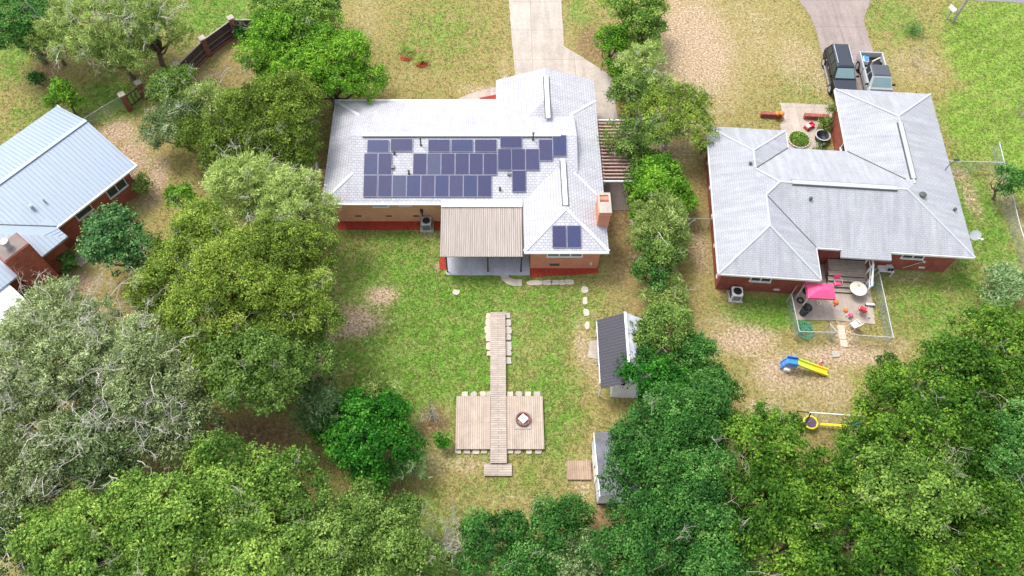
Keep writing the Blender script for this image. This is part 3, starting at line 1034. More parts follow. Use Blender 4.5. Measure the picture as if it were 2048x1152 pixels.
for i, (px, w, lb) in enumerate([(1069, 1.15, 'longest pale flagstone just right of the curved path end'), (1095, 0.75, 'third flagstone from the right end of the row under the red mulch'), (1110, 0.6, 'second flagstone from the right end of the row'), (1138, 0.75, 'rightmost flagstone of the row below the rear brick wing'), (1124, 0.5, 'small flagstone squeezed between the two right-hand slabs of the row')]):
    stone(px, 566 - (px - 1069) * 0.02, w, 0.42, lb, seed=i, group='flagstones in a row')
for i, (px, py, w, d, lb) in enumerate([(1169, 580, .5, .5, 'pale stepping stone nearest the row of flagstones'), (1170, 602, .36, .6, 'second stepping stone down from the flagstones, narrow and pale'), (1172, 625, .42, .6, 'third stepping stone down, just above the level of the dark-roofed shed'), (1174, 652, .32, .62, 'white narrow stepping stone beside the top of the dark-roofed shed'),
                                      (912, 585, .5, .45, 'lone white stone in the lawn below the covered patio'), (897, 545, .34, .5, 'pale stone at the left foot of the covered patio'), (1036, 548, .5, .3, 'rough stone lying between patio slab and red mulch')]):
    stone(px, py, w, d, lb, seed=20 + i)
c = P(1190, 700)
sheet('concrete_pad', [(c.x - .55, c.y - .55), (c.x + 0.6, c.y - .8), (c.x + 0.6, c.y + .75), (c.x - .3, c.y + .7)], M['concrete_pale'], 0.04)

# ------------------------------------------------------------------ centre house with solar panels
Z0, PIT = 3.0, 1 / 3.0
h1 = thing('brick_house', 'tan brick house with pale shingle roof covered in solar panels', 'house', (-1.9, 38, 0))
O = Vector((1.9, -38, 0))


def off(mb, d):
    mb.v = [(a + d[0], b + d[1], c + d[2]) for a, b, c in mb.v]
    return mb


def hp(mb, name, mat, parent=h1, **k):
    return off(mb, O).build(name, mat, parent, **k)


mb = MB()
mb.box(-11.3, 7.72, 33.72, 42.45, 0, 2.95)
hp(mb, 'wall', M['brick_orange'])
mb = MB()
mb.box(2.88, 7.7, 29.62, 33.73, 0, 2.94)
hp(mb, 'wall', M['brick_coral'])['label'] = 'coral brick wall of the rear wing'
mb = MB()
mb.box(0.98, 7.55, 42.44, 44.6, 0, 2.94)
hp(mb, 'wall', M['brick_coral'])
NOGRASS += [[(-11.9, 33.3), (8.2, 33.3), (8.2, 45), (-11.9, 45)], [(-3.5, 29.3), (8.2, 29.3), (8.2, 34), (-3.5, 34)]]
mb = MB()
ln = hip_roof(mb, -11.95, 8.12, 33.25, 42.95, Z0, PIT, 'x', 'dutch', 'dutch', 2.15)
# gablet side walls are shingled like the rest
ln2 = hip_roof(mb, 0.47, 8.125, 38.2, 45.1, Z0 + 0.006, PIT, 'y', 'hip', 'gable')
ln3 = hip_roof(mb, 2.33, 8.13, 29.15, 38.2, Z0 + 0.012, PIT, 'y', 'hip', 'hip')
roof1 = hp(mb, 'roof', M['shingle_white'])
caps([(Vector(a) + O, Vector(b) + O) for a, b in [ln[0], ln[1], ln[2], ln[3], ln3[0], ln3[1]]], M['cap_white'], roof1, w=.24)
# eave gutters
for g_ in ((-11.95, -3.45, 33.11, 33.24, 2.86, 2.99), (2.33, 8.13, 29.01, 29.14, 2.87, 3.0), (-11.95, 0.45, 42.96, 43.08, 2.86, 2.99)):
    hp(MB().box(*g_), 'gutter', M['trim'], roof1)
for a, b in [((-9.2, 38.1, 4.66), (5.1, 38.1, 4.66)), ((4.29, 40.0, 4.30), (4.29, 44.2, 4.30)), ((5.23, 32.3, 4.01), (5.23, 36.6, 4.01))]:
    ridge_vent(Vector(a) + O, Vector(b) + O, roof1)


def on_back(px, py, z0=3.0, y0=33.25, p=PIT):
    """point on the rear slope"""
    z = 3.7
    for _ in range(20):
        q = P(px, py, z)
        z = z0 + (q.y - y0) * p
    return P(px, py, z)


def solar(cx, cy, w, h, cell, y0=33.25, z0=3.0, lift=0.10):
    q = on_back(cx, cy, z0, y0)
    ang = math.atan(PIT)
    up = Vector((0, math.cos(ang), math.sin(ang)))
    nz = Vector((0, -math.sin(ang), math.cos(ang)))
    ex = Vector((1, 0, 0))
    c = q + nz * lift + O

    def slab(mb, x0, x1, y0_, y1_, z0_, z1_):
        v = [c + ex * x + up * y + nz * z for z in (z0_, z1_) for y in (y0_, y1_) for x in (x0, x1)]
        mb.add(v, [(0, 2, 3, 1), (4, 5, 7, 6), (0, 1, 5, 4), (2, 6, 7, 3), (0, 4, 6, 2), (1, 3, 7, 5)])
    mb = MB()
    slab(mb, -w / 2 + .02, w / 2 - .02, -h / 2 + .02, h / 2 - .02, -0.02, 0.0)
    pnl = mb.build('solar_panel', M[cell], h1)
    mb = MB()
    t = 0.022
    slab(mb, -w / 2, w / 2, h / 2 - t, h / 2, -0.03, 0.006)
    slab(mb, -w / 2, w / 2, -h / 2, -h / 2 + t, -0.03, 0.006)
    slab(mb, -w / 2, -w / 2 + t, -h / 2 + t, h / 2 - t, -0.03, 0.006)
    slab(mb, w / 2 - t, w / 2, -h / 2 + t, h / 2 - t, -0.03, 0.006)
    for s in (-.3, .3):  # feet on the shingles
        slab(mb, s * w - .02, s * w + .02, -h / 2 + .1, -h / 2 + .16, -lift, -0.03)
        slab(mb, s * w - .02, s * w + .02, h / 2 - .16, h / 2 - .1, -lift, -0.03)
    mb.build('frame', M['alu'], pnl)


PW, PH = 0.995, 1.62
for i, (a, b) in enumerate([((735, 281), (778, 305.5)), ((781.4, 278), (825.3, 304)), ((856.6, 280.3), (900, 304.7)), ((903.4, 280.3), (945.6, 304.7)), ((950.5, 280.3), (992.5, 304.7)), ((1000.3, 272), (1043.7, 296.8))]):
    solar((a[0] + b[0]) / 2, (a[1] + b[1]) / 2, 1.58, 0.97, 'baaaaa'[i] and 'pv_' + 'baabaa'[i])
for i, x in enumerate([742, 770.5]):
    solar(x, 329, PW, PH, 'pv_' + 'ba'[i])
for i, x in enumerate([840, 868.3, 896, 924.5, 952.5, 980.5]):
    solar(x, 329, PW, PH, 'pv_' + 'acaaaa'[i])
for i, x in enumerate([1009.4, 1036.8, 1065]):
    solar(x, 320, PW, PH, 'pv_' + 'aad'[i])
solar(1091.5, 301, PW, PH, 'pv_d')
solar(1119, 292.3, PW, PH, 'pv_b')
for i, x in enumerate([741, 770.5, 799, 827.5, 855.8, 884.2, 912.5, 940.8, 969.3]):
    solar(x, 373, PW, PH, 'pv_' + 'aacbdbdba'[i])
solar(1038, 363.2, PW, PH, 'pv_a')
solar(1118.5, 474, 0.96, 1.56, 'pv_a', y0=29.15, z0=3.012)
solar(1148, 474, 0.96, 1.56, 'pv_b', y0=29.15, z0=3.012)
# roof vents and pipes
for px, py in ((786, 336), (1018, 349)):
    q = on_back(px, py) + O
    mb = MB()
    mb.obox(q + Vector((0, 0, .09)), .24, .26, .2)
    mb.build('roof_vent', M['vent_grey'], roof1, bevel=0.02)
for px, py, hh in ((842, 290, .75), (1066, 279, .6), (789, 308, .25), (818, 347, .25), (1000, 380, .2)):
    q = on_back(px, py) + O
    mb = MB()
    mb.lathe([(.13, -.06), (.07, .06), (.05, .08), (.05, hh), (.09, hh), (.09, hh + .09), (.02, hh + .13)], q, 10)
    mb.build('vent_pipe', M['vent_dark'], roof1)


def window(parent, x0, x1, y, z0, z1, org, panes=1, frame='trim', axis='x', sgn=-1):
    """window in a wall that faces the -y (or, axis y, the -x) side"""
    def bx(mb, a0, a1, d0, d1, c0, c1):
        if axis == 'x':
            mb.box(a0, a1, y + min(sgn * d0, sgn * d1), y + max(sgn * d0, sgn * d1), c0, c1)
        else:
            mb.box(y + min(sgn * d0, sgn * d1), y + max(sgn * d0, sgn * d1), a0, a1, c0, c1)
    t = 0.07
    mb = MB()
    bx(mb, x0, x1, 0.003, 0.02, z0, z1)
    w = off(mb, org).build('window', M['glass'], parent)
    mb = MB()
    bx(mb, x0 - t, x1 + t, 0.004, .06, z1, z1 + t)
    bx(mb, x0 - t, x0, 0.004, .06, z0, z1)
    bx(mb, x1, x1 + t, 0.004, .06, z0, z1)
    for k in range(1, panes):
        xm = x0 + (x1 - x0) * k / panes
        bx(mb, xm - t / 2, xm + t / 2, 0.021, .055, z0, z1)
    off(mb, org).build('window_frame', M[frame], w)
    mb = MB()
    bx(mb, x0 - t - .03, x1 + t + .03, 0.004, .12, z0 - .09, z0)
    off(mb, org).build('sill', M[frame], w)
    return w


window(h1, -8.42, -7.38, 33.72, 2.02, 2.6, O, 1)
window(h1, -6.5, -5.72, 33.72, 2.16, 2.6, O, 1)
window(h1, 4.05, 6.4, 29.62, 1.75, 2.6, O, 3)
window(h1, 34.6, 35.8, -11.3, 1.5, 2.5, O, 1, axis='y')
for x in (-9.7, -7.45, -5.45):
    mb = MB()
    mb.box(x - .22, x + .22, 33.68, 33.73, .66, .80)
    hp(mb, 'foundation_vent', M['vent_dark'])
mb = MB()
mb.box(4.25, 4.95, 29.58, 29.63, .42, .68)
hp(mb, 'foundation_vent', M['vent_dark'])
mb = MB()
mb.obox((7.18, 29.58, .75), .16, .12, .22)
mb.tube([(7.18, 29.56, .7), (7.18, 29.5, .5)], .025)
hp(mb, 'wall_tap', M['cream'])
mb = MB()
mb.tube([(-4.98, 33.66, 0.4), (-4.98, 33.66, 1.35)], .045)
mb.obox((-4.98, 33.64, 1.45), .2, .14, .3)
hp(mb, 'conduit', M['blacksteel'])
# chimney
mb = MB()
mb.box(7.4, 8.2, 31.1, 32.72, 0.0, 4.75)
mb.box(7.34, 8.26, 31.04, 32.78, 4.5, 4.62)
ch = hp(mb, 'chimney', M['brick_coral'])
mb = MB()
mb.box(7.36, 8.24, 31.06, 31.95, 4.751, 4.86)
mb.box(7.36, 7.5, 31.95, 32.76, 4.751, 4.86)
mb.box(8.1, 8.24, 31.95, 32.76, 4.751, 4.86)
mb.box(7.5, 8.1, 32.55, 32.76, 4.751, 4.86)
hp(mb, 'chimney_cap', M['concrete_pale'], ch)
mb = MB()
mb.box(7.52, 8.08, 31.97, 32.2, 4.752, 4.80)
hp(mb, 'flue', M['red'] if False else M['brick_red'], ch)
# covered patio at the back: corrugated sheet on posts
yb, yf, zb, zf, xa, xb = 33.0, 29.12, 3.0, 2.36, -3.45, 2.28
mb = MB()
nr = 38
prev = None
th = 0.03
for k in range(nr * 2 + 1):
    x = xa + (xb - xa) * k / (nr * 2)
    dz = 0.07 if k % 2 else 0.0
    cur = [(x, yb, zb + dz), (x, yf, zf + dz), (x, yf, zf + dz - th), (x, yb, zb + dz - th)]
    if prev:
        mb.poly(prev[0], prev[1], cur[1], cur[0])
        mb.poly(prev[3], prev[2], cur[2], cur[3])
        mb.poly(prev[1], prev[2], cur[2], cur[1])
    prev = cur
pr = hp(mb, 'patio_roof', M['corrug_tan'])
mb = MB()
mb.box(xa, xb, 32.82, 33.40, 3.08, 3.12)
hp(mb, 'flashing', M['trim'], pr)
mb = MB()
mb.box(xa + .05, xb - .05, 29.22, 29.36, 2.16, 2.30)
hp(mb, 'beam', M['blacksteel'], pr)
for x in (-3.05, -0.15, 2.2):
    mb = MB()
    mb.box(x - .05, x + .05, 29.25, 29.34, 0.1, 2.17)
    hp(mb, 'post', M['blacksteel'], pr)
mb = MB()
mb.box(xa - .03, xa + .10, 29.2, 33.0, 2.2, 2.34)
hp(mb, 'beam', M['brick_red'], pr)
sheet('patio', [(-3.1, 29.02), (2.85, 29.02), (2.85, 33.7), (-3.1, 33.7)], M['slab_grey'], 0.12, thick=0.12)
# slatted pergola on the right side of the house
y1p, y0p = P(1215, 240, 2.6).y, P(1225, 362, 2.6).y
pg = thing('pergola', 'slatted reddish wood pergola along the right side of the solar house', 'pergola', (9.6, (y0p + y1p) / 2, 0))
hw = (y1p - y0p) / 2
for k in range(19):
    mb = MB()
    y = -hw + 2 * hw * k / 18
    mb.box(-1.42, 1.3, y - .05, y + .05, 2.48, 2.62)
    mb.build('rafter', M['trim_old'] if k in (0, 18) else M['wood_red'], pg)
for x in (-1.25, 1.1):
    mb = MB()
    mb.box(x - .06, x + .06, -hw - .1, hw + .1, 2.3, 2.477)
    mb.build('beam', M['wood_red'], pg)
for y in (-hw + .2, 0, hw - .2):
    mb = MB()
    mb.box(1.04, 1.16, y - .06, y + .06, 0, 2.3)
    mb.build('post', M['wood_red'], pg)
sheet('gravel', [(8.2, y0p), (11, y0p), (11, y1p), (8.2, y1p)], M['mulch_dark'] if 'mulch_dark' in M else mulch_mat('dark leaf mulch', (0.20, 0.10, 0.07), (0.10, 0.05, 0.035)), 0.025, 'stuff')
# side steps by the left wall
c = P(652, 372)
st = thing('side_step', 'white railed brick step at the left wall of the solar house', 'steps', (c.x, c.y + .3, 0))
mb = MB()
mb.box(-.6, .7, -.7, .9, 0, .5)
mb.box(-.6, .7, -1.05, -.7, 0, .25)
mb.build('step_block', M['brick_orange'], st)
mb = MB()
for y in (-.6, .1, .8):
    mb.box(-.58, -.52, y - .03, y + .03, .5, 1.4)
mb.box(-.6, -.5, -.66, .86, 1.4, 1.46)
mb.build('railing', M['trim'], st)


def ac_unit(px, py, label, s=1.0, rz=0.0, mat='greymetal'):
    c = P(px, py)
    t = thing('air_conditioner', label, 'air conditioner', c, rz, 'outdoor air conditioner units')
    mb = MB()
    mb.box(-.5 * s, .5 * s, -.5 * s, .5 * s, 0, .09)
    mb.build('base_pad', M['concrete_pale'], t)
    mb = MB()
    a = .38 * s
    mb.prism([(-a + .08, -a), (a - .08, -a), (a, -a + .08), (a, a - .08), (a - .08, a), (-a + .08, a), (-a, a - .08), (-a, -a + .08)], .091, .82)
    mb.build('casing', M[mat], t, bevel=.02)
    mb = MB()
    for k in range(9):
        z = .16 + k * .065
        for sx in (-1, 1):
            mb.box(sx * (a + .004) - .006, sx * (a + .004) + .006, -a + .1, a - .1, z, z + .03)
        mb.box(-a + .1, a - .1, -a - .01, -a - .002, z, z + .03)
    mb.build('louvre', M['vent_dark'], t)
    mb = MB()
    mb.lathe([(.27 * s, .822), (.29 * s, .85), (.24 * s, .865), (.22 * s, .83)], n=20, ends=(False, True))
    for k in range(6):
        an = math.pi * k / 6
        mb.beam((math.cos(an) * .25, math.sin(an) * .25, .862), (-math.cos(an) * .25, -math.sin(an) * .25, .862), .012, .012)
    mb.build('fan_guard', M['blacksteel'], t)
    return t


ac_unit(854, 454, 'grey air conditioner on a pale pad against the tan brick wall')
ac_unit(1469, 594, 'pale air conditioner against the dark red brick wall', 1.0, R(-4), 'whiteplastic')

# ------------------------------------------------------------------ right-hand red brick house
YAW2 = math.atan2(-.075, .9972)
B2 = Vector((15.36, 27.39, 0))
h2 = thing('brick_house', 'dark red brick house with bare grey hipped shingle roof', 'house', B2, YAW2)
m2 = Matrix.Translation(B2) @ Matrix.Rotation(YAW2, 4, 'Z')
m2i = m2.inverted()
mb = MB()
mb.box(.55, 16.95, 3.2, 10.8, 0, 2.95)
mb.build('wall', M['brick_red'], h2)
MB().box(.552, 6.28, .58, 3.21, 0, 2.94).build('wall', M['brick_red'], h2)
MB().box(.552, 5.35, 10.79, 12.45, 0, 2.94).build('wall', M['brick_red'], h2)
mb = MB()
mb.box(10.75, 16.94, 10.79, 17.05, 0, 2.94)
mb.build('wall', M['brick_red2'], h2)
for poly in ([(0, 0), (6.8, 0), (6.8, 2.6), (17.5, 2.6), (17.5, 17.6), (10.2, 17.6), (10.2, 11.3), (5.9, 11.3), (5.9, 13), (0, 13)],):
    NOGRASS.append([tuple((m2 @ Vector((a, b, 0)))[:2]) for a, b in poly])
mb = MB()
A_ = hip_roof(mb, 0, 17.5, 2.60, 11.34, Z0, PIT, 'x')
B_ = hip_roof(mb, 0.004, 5.89, 7.0, 13.02, Z0 + .006, PIT, 'y', 'gable', 'hip')
C_ = hip_roof(mb, 0.004, 6.82, 0.0, 7.0, Z0 + .012, PIT, 'y', 'hip', 'gable')
D_ = hip_roof(mb, 10.2, 17.496, 7.0, 17.6, Z0 + .006, PIT, 'y', 'gable', 'hip')
# porch roof carried lower off the rear slope
mb.poly((8.5, 2.62, 3.016), (11.88, 2.62, 3.016), (11.88, 2.04, 2.83), (8.5, 2.04, 2.83))
mb.poly((8.5, 2.62, 2.85), (11.88, 2.62, 2.85), (11.88, 2.04, 2.67), (8.5, 2.04, 2.67))
mb.poly((8.5, 2.04, 2.83), (11.88, 2.04, 2.83), (11.88, 2.04, 2.67), (8.5, 2.04, 2.67))
roof2 = mb.build('roof', M['shingle_grey'], h2)
# cap lines that end where the roofs meet
zr = 4.457
lines = [((17.5, 2.6, 3), (13.13, 6.97, zr)), ((4.37, 6.97, zr), (13.13, 6.97, zr)),
         ((0, 13.02, 3.006), (2.95, 10.07, 3.99)), ((5.89, 13.02, 3.006), (2.95, 10.07, 3.99)), ((2.95, 10.07, 3.99), (2.95, 8.45, 3.99)), ((2.95, 8.4, 3.985), (4.37, 6.97, zr)),
         ((0, 0, 3.012), (3.41, 3.41, 4.15)), ((6.82, 0, 3.012), (3.41, 3.41, 4.15)), ((3.41, 3.41, 4.15), (3.41, 6.0, 4.15)), ((3.41, 6.0, 4.15), (4.37, 6.97, zr)),
         ((10.2, 17.6, 3.006), (13.85, 13.95, 4.222)), ((17.496, 17.6, 3.006), (13.85, 13.95, 4.222)), ((13.85, 13.95, 4.222), (13.85, 7.7, 4.222))]
caps(lines, M['cap_grey'], roof2)
ridge_vent((5.2, 6.97, zr + .05), (12.4, 6.97, zr + .05), roof2, .34, 'cap_grey')
ridge_vent((13.85, 13.3, 4.27), (13.85, 8.1, 4.27), roof2, 0.30, 'cap_grey')
for a, b in [((5.89, 11.34, 3.02), (2.98, 8.43, 3.99)), ((10.2, 11.34, 3.02), (13.4, 8.14, 4.085)), ((6.82, 2.6, 3.02), (3.45, 5.97, 4.14))]:
    MB().beam(Vector(a), Vector(b), .07, .03).build('valley_flashing', M['vent_dark'], roof2)
# white fascia
mb = MB()
for (a, b) in [((6.84, 0, 0), (6.84, 2.6, 0)), ((6.84, 2.585, 0), (8.5, 2.585, 0)), ((10.185, 11.35, 0), (10.185, 17.6, 0)), ((5.905, 11.35, 0), (5.905, 13.0, 0)), ((-.015, 0, 0), (-.015, 13.0, 0)), ((0, -.015, 0), (6.82, -.015, 0)), ((11.9, 2.585, 0), (17.5, 2.585, 0))]:
    MB().beam(Vector(a) + Vector((0, 0, 2.9)), Vector(b) + Vector((0, 0, 2.9)), .05, .19).build('fascia', M['trim'], roof2)


def on_roof2(px, py):
    """local point on the highest of the roof surfaces under a spot"""
    z = 3.8
    for _ in range(25):
        q = m2i @ P(px, py, z)
        x, y = q.x, q.y
        zz = 0
        for (x0, x1, y0, y1, ax) in ((0, 17.5, 2.6, 11.34, 'x'), (0, 5.89, 4, 13.02, 'y'), (0, 6.82, 0, 9.9, 'y'), (10.2, 17.5, 4, 17.6, 'y')):
            if x0 <= x <= x1 and y0 <= y <= y1:
                zz = max(zz, 3 + PIT * min(x - x0, x1 - x, y - y0, y1 - y))
        z = 0.5 * z + 0.5 * (zz or 3.5)
    return m2i @ P(px, py, z)


for px, py, r_, hh in ((1500, 329, .1, .2), (1620, 400, .1, .25), (1844, 392, .2, .22), (1908, 421, .1, .22)):
    q = on_roof2(px, py)
    mb = MB()
    mb.lathe([(r_ * .7, -.08), (r_ * .6, hh * .5), (r_ * 1.2, hh * .55), (r_ * 1.2, hh), (r_ * .3, hh + .06)], q, 12)
    mb.build('vent_pipe' if r_ < .15 else 'roof_vent', M['vent_dark'], roof2)
q = on_roof2(1890, 340)
mb = MB()
mb.tube([q, q + Vector((0, 0, .5)), q + Vector((.28, .05, 1.1))], .03)
mb.obox(q + Vector((.28, .05, 1.12)), .35, .12, .1)
mb.build('mast', M['blacksteel'], roof2)
# windows, white vents
Z = Vector((0, 0, 0))
window(h2, 2.6, 3.9, .58, 1.5, 2.62, Z, 2)
window(h2, 13.3, 14.7, 3.2, 1.6, 2.62, Z, 2)
window(h2, 12.1, 13.2, 10.75, 1.2, 2.4, Z, 1, axis='y')
for y in (1.2, 3.8, 6.4, 9.0, 11.4):
    mb = MB()
    mb.box(.50, .553, y - .16, y + .16, .55, .72)
    mb.build('foundation_vent', M['trim_old'], h2)
for x in (4.7, 12.9, 15.2):
    yy = .58 if x < 6 else 3.2
    mb = MB()
    mb.box(x - .2, x + .2, yy - .05, yy + .003, .4, .55)
    mb.build('foundation_vent', M['trim_old'], h2)
mb = MB()
mb.box(9.2, 11.3, 3.14, 3.197, .75, 2.7)
mb.build('door', M['glass'], h2)
# downpipe and wall lamp
mb = MB()
mb.tube([(14.9, 3.12, 1.3), (13.9, 3.10, .35)], .02)
mb.lathe([(.05, 0), (.11, .05), (.11, .12), (.03, .16)], (14.93, 3.08, 1.3), 10)
mb.build('wall_lamp', M['cream'], h2)
# rear steps
stp = thing('porch_steps', 'wide weathered wood porch steps behind the red brick house', 'steps', m2 @ Vector((9.75, 3.1, 0)), YAW2)
for k in range(5):
    z1 = .95 - k * .19
    y1 = 0.0 - (0 if k == 0 else .85 + (k - 1) * .34)
    y0 = y1 - (.85 if k == 0 else .34)
    mb = MB()
    mb.box(-1.35, 1.25, y0 - .03, y1 - .003, z1 - .05, z1)
    mb.build('tread', M['wood_step'], stp)
    mb = MB()
    mb.box(-1.3, 1.2, y0 + .01, y1 - .01, 0, z1 - .051)
    mb.build('riser', M['wood_red'] if k == 0 else M['vent_dark'], stp)
mb = MB()
for (y, z) in ((-.05, .95), (-.85, .95), (-1.55, .55), (-2.1, .2)):
    mb.box(1.27, 1.36, y - .045, y + .045, 0, z + .95)
mb.beam((1.315, -.05, 1.92), (1.315, -.85, 1.92), .12, .06)
mb.beam((1.315, -.85, 1.92), (1.315, -2.15, 1.15), .12, .06)
mb.beam((1.315, -.05, 1.45), (1.315, -.85, 1.45), .06, .05)
mb.beam((1.315, -.85, 1.45), (1.315, -2.15, .68), .06, .05)
mb.build('handrail', M['trim'], stp)
# chain link fences --------------------------------------------------------


def chain_fence(name, label, pts, h=1.2, spacing=2.2, rail='steel', group=None, cat='fence'):
    """pts: world ground points along the run"""
    b = Vector((pts[0][0], pts[0][1], 0))
    t = thing(name, label, cat, b, 0, group)
    pts = [Vector((p[0], p[1], 0)) - b for p in pts]
    mm, mr = MB(), MB()
    posts = []
    for a, c in zip(pts[:-1], pts[1:]):
        ln = (c - a).length
        n = max(1, round(ln / spacing))
        for k in range(n + 1):
            q = a.lerp(c, k / n)
            if not any((q - o).length < .1 for o in posts):
                posts.append(q)
        up = Vector((0, 0, h))
        mm.poly(a + Vector((0, 0, .04)), c + Vector((0, 0, .04)), c + up, a + up)
        mr.tube([a + up, c + up], .03, 6)
    mm.build('wire_mesh', M['chain'], t)
    mr.build('top_rail', M[rail], t)
    for q in posts:
        mb = MB()
        mb.tube([q, q + Vector((0, 0, h + .06))], .035, 8)
        mb.build('post', M['greymetal'], t)
    return t


zf_ = 1.2
chain_fence('chain_link_fence', 'chain link fence round the left side of the toy-strewn patio', [P(1604, 556, zf_), P(1583, 588, zf_), P(1599, 663, zf_), P(1674, 665, zf_)])
chain_fence('chain_link_fence', 'chain link fence round the right side of the toy-strewn patio', [P(1712, 670, zf_), P(1787, 675, zf_), P(1758, 541, zf_)])
gt = P(1675, 665, zf_)
g2 = P(1660, 648, zf_)
chain_fence('chain_link_gate', 'open chain link gate at the front of the fenced patio', [(gt.x - .05, gt.y + .1), (g2.x, g2.y)], spacing=1.2, cat='gate')
chain_fence('chain_link_fence', 'chain link fence running from the grey roof towards the far right lawn', [P(1897, 322, zf_), P(2009, 325, zf_)])
chain_fence('chain_link_fence', 'chain link fence along the far right side yard', [P(1999, 285, zf_), P(2009, 325, zf_), P(2040, 450, zf_), P(2075, 560, zf_)])
chain_fence('chain_link_fence', 'short chain link fence between hedge and the left red brick wall', [P(1376, 437, zf_), P(1424, 438, zf_)], spacing=1.7)
chain_fence('chain_link_fence', 'chain link fence from the metal-roofed house to the brick gate piers', [P(166, 238, zf_), P(205, 214, zf_), P(246, 190, zf_)], rail='greymetal_dark')

# courtyard of the red house --------------------------------------------------
def planter(px, py, ln, label, ang=0.0, h=.4, w=.27):
    c = P(px, py)
    mb = MB()
    mb.box(-ln / 2, ln / 2, -w / 2, w / 2, 0, h)
    mb.box(-ln / 2 - .03, ln / 2 + .03, -w / 2 - .03, w / 2 + .03, h + .001, h + .06)
    o = mb.build('planter_wall', M['brick_red2'], None, loc=c, rotz=ang)
    return tag(o, label, 'low wall')


planter(1541, 234, 1.7, 'low brick wall left of the courtyard path with pumpkins on its end', R(-4))
planter(1630, 238, 1.9, 'low brick planter wall right of the courtyard path', R(-4))


def pumpkin(px, py, z, r, label, group):
    c = P(px, py, z + r * .7)
    mb = MB()
    n, k = 24, 8
    rows = []
    for i in range(k + 1):
        th = math.pi * i / k
        for j in range(n):
            a = 2 * math.pi * j / n
            rr = r * math.sin(th) * (1 + .07 * math.cos(8 * a))
            rows.append((rr * math.cos(a), rr * math.sin(a), r * .72 * (1 - math.cos(th))))
    f = [(i * n + j, i * n + (j + 1) % n, (i + 1) * n + (j + 1) % n, (i + 1) * n + j) for i in range(k) for j in range(n)]
    t = thing('pumpkin', label, 'pumpkin', (c.x, c.y, z), 0, group)
    mb.add(rows, f)
    mb.build('shell', M['orange'], t, smooth=True)
    mb = MB()
    mb.tube([(0, 0, r * 1.4), (.01, 0, r * 1.6), (.04, 0, r * 1.75)], [r * .13, r * .09, r * .09], 6)
    mb.build('stem', M['wood_pole'], t)


pumpkin(1555, 227, .51, .2, 'left of two pumpkins on the low brick wall', 'pumpkins about the red brick house')
pumpkin(1564, 227, .51, .2, 'right of two pumpkins on the low brick wall', 'pumpkins about the red brick house')
pumpkin(1672, 604, .05, .17, 'orange pumpkin on the patio beside the pink canopy', 'pumpkins about the red brick house')
pumpkin(1691, 620, .05, .15, 'orange pumpkin on the patio left of the red chair', 'pumpkins about the red brick house')
c = P(1597, 281)
t = thing('planting_bed', 'round planting bed ringed with pale edging in the courtyard', 'flower bed', c)
mb = MB()
for k in range(22):
    a = 2 * math.pi * k / 22
    mb.obox((math.cos(a) * .84, math.sin(a) * .84, .08), .2, .11, .18, a + math.pi / 2)
mb.build('edging', M['stone'], t)
mb = MB()
mb.lathe([(.78, .0), (.78, .1), (.5, .13), (.05, .15)], n=24)
mb.build('soil', M['bark'], t)
rng = np.random.default_rng(5)
n = 900
rr = np.sqrt(rng.uniform(0, 1, n)) * .74
an = rng.uniform(0, 6.28, n)
pos = np.stack([rr * np.cos(an), rr * np.sin(an), .16 + rng.uniform(0, .12, n)], 1)
ax = unit(rng.normal(size=(n, 3)) + np.array([0, 0, .6]))
quad_mesh('foliage', leaves(pos, ax, unit(rng.normal(size=(n, 3)) + np.array([0, 0, 1.])), .2, .09, rng), rng.uniform(.2, 1, n), LEAF['lime'], t)
c = P(1641, 279)
t = thing('tub', 'black water tub with pale rim in the courtyard corner', 'tub', c)
mb = MB()
mb.lathe([(.46, 0), (.54, .5), (.50, .5), (.42, .12), (.02, .12)], n=24)
mb.build('bowl', M['black'], t, smooth=True)
mb = MB()
mb.lathe([(.54, .501), (.60, .52), (.60, .56), (.50, .56), (.50, .505)], n=24, ends=(False, False))
mb.build('rim', M['greymetal'], t)
c = P(1617, 256)
t = thing('toy_wagon', 'small red and white toy wagon on the courtyard paving', 'toy wagon', c, R(35))
mb = MB()
mb.box(-.42, .42, -.2, .2, .16, .2)
mb.box(-.42, -.38, -.2, .2, .2, .36)
mb.box(.38, .42, -.2, .2, .2, .36)
mb.box(-.38, .38, -.2, -.17, .2, .36)
mb.box(-.38, .38, .17, .2, .2, .36)
mb.build('tray', M['red'], t)
mb = MB()
mb.obox((-.24, 0, .38), .3, .36, .2)
mb.build('seat', M['whiteplastic'], t, bevel=.04)
for sx in (-.28, .28):
    for sy in (-.22, .22):
        mb = MB()
        mb.tube([(sx, sy - .03, .09), (sx, sy + .03, .09)], .09, 12)
        mb.build('wheel', M['tyre'], t)

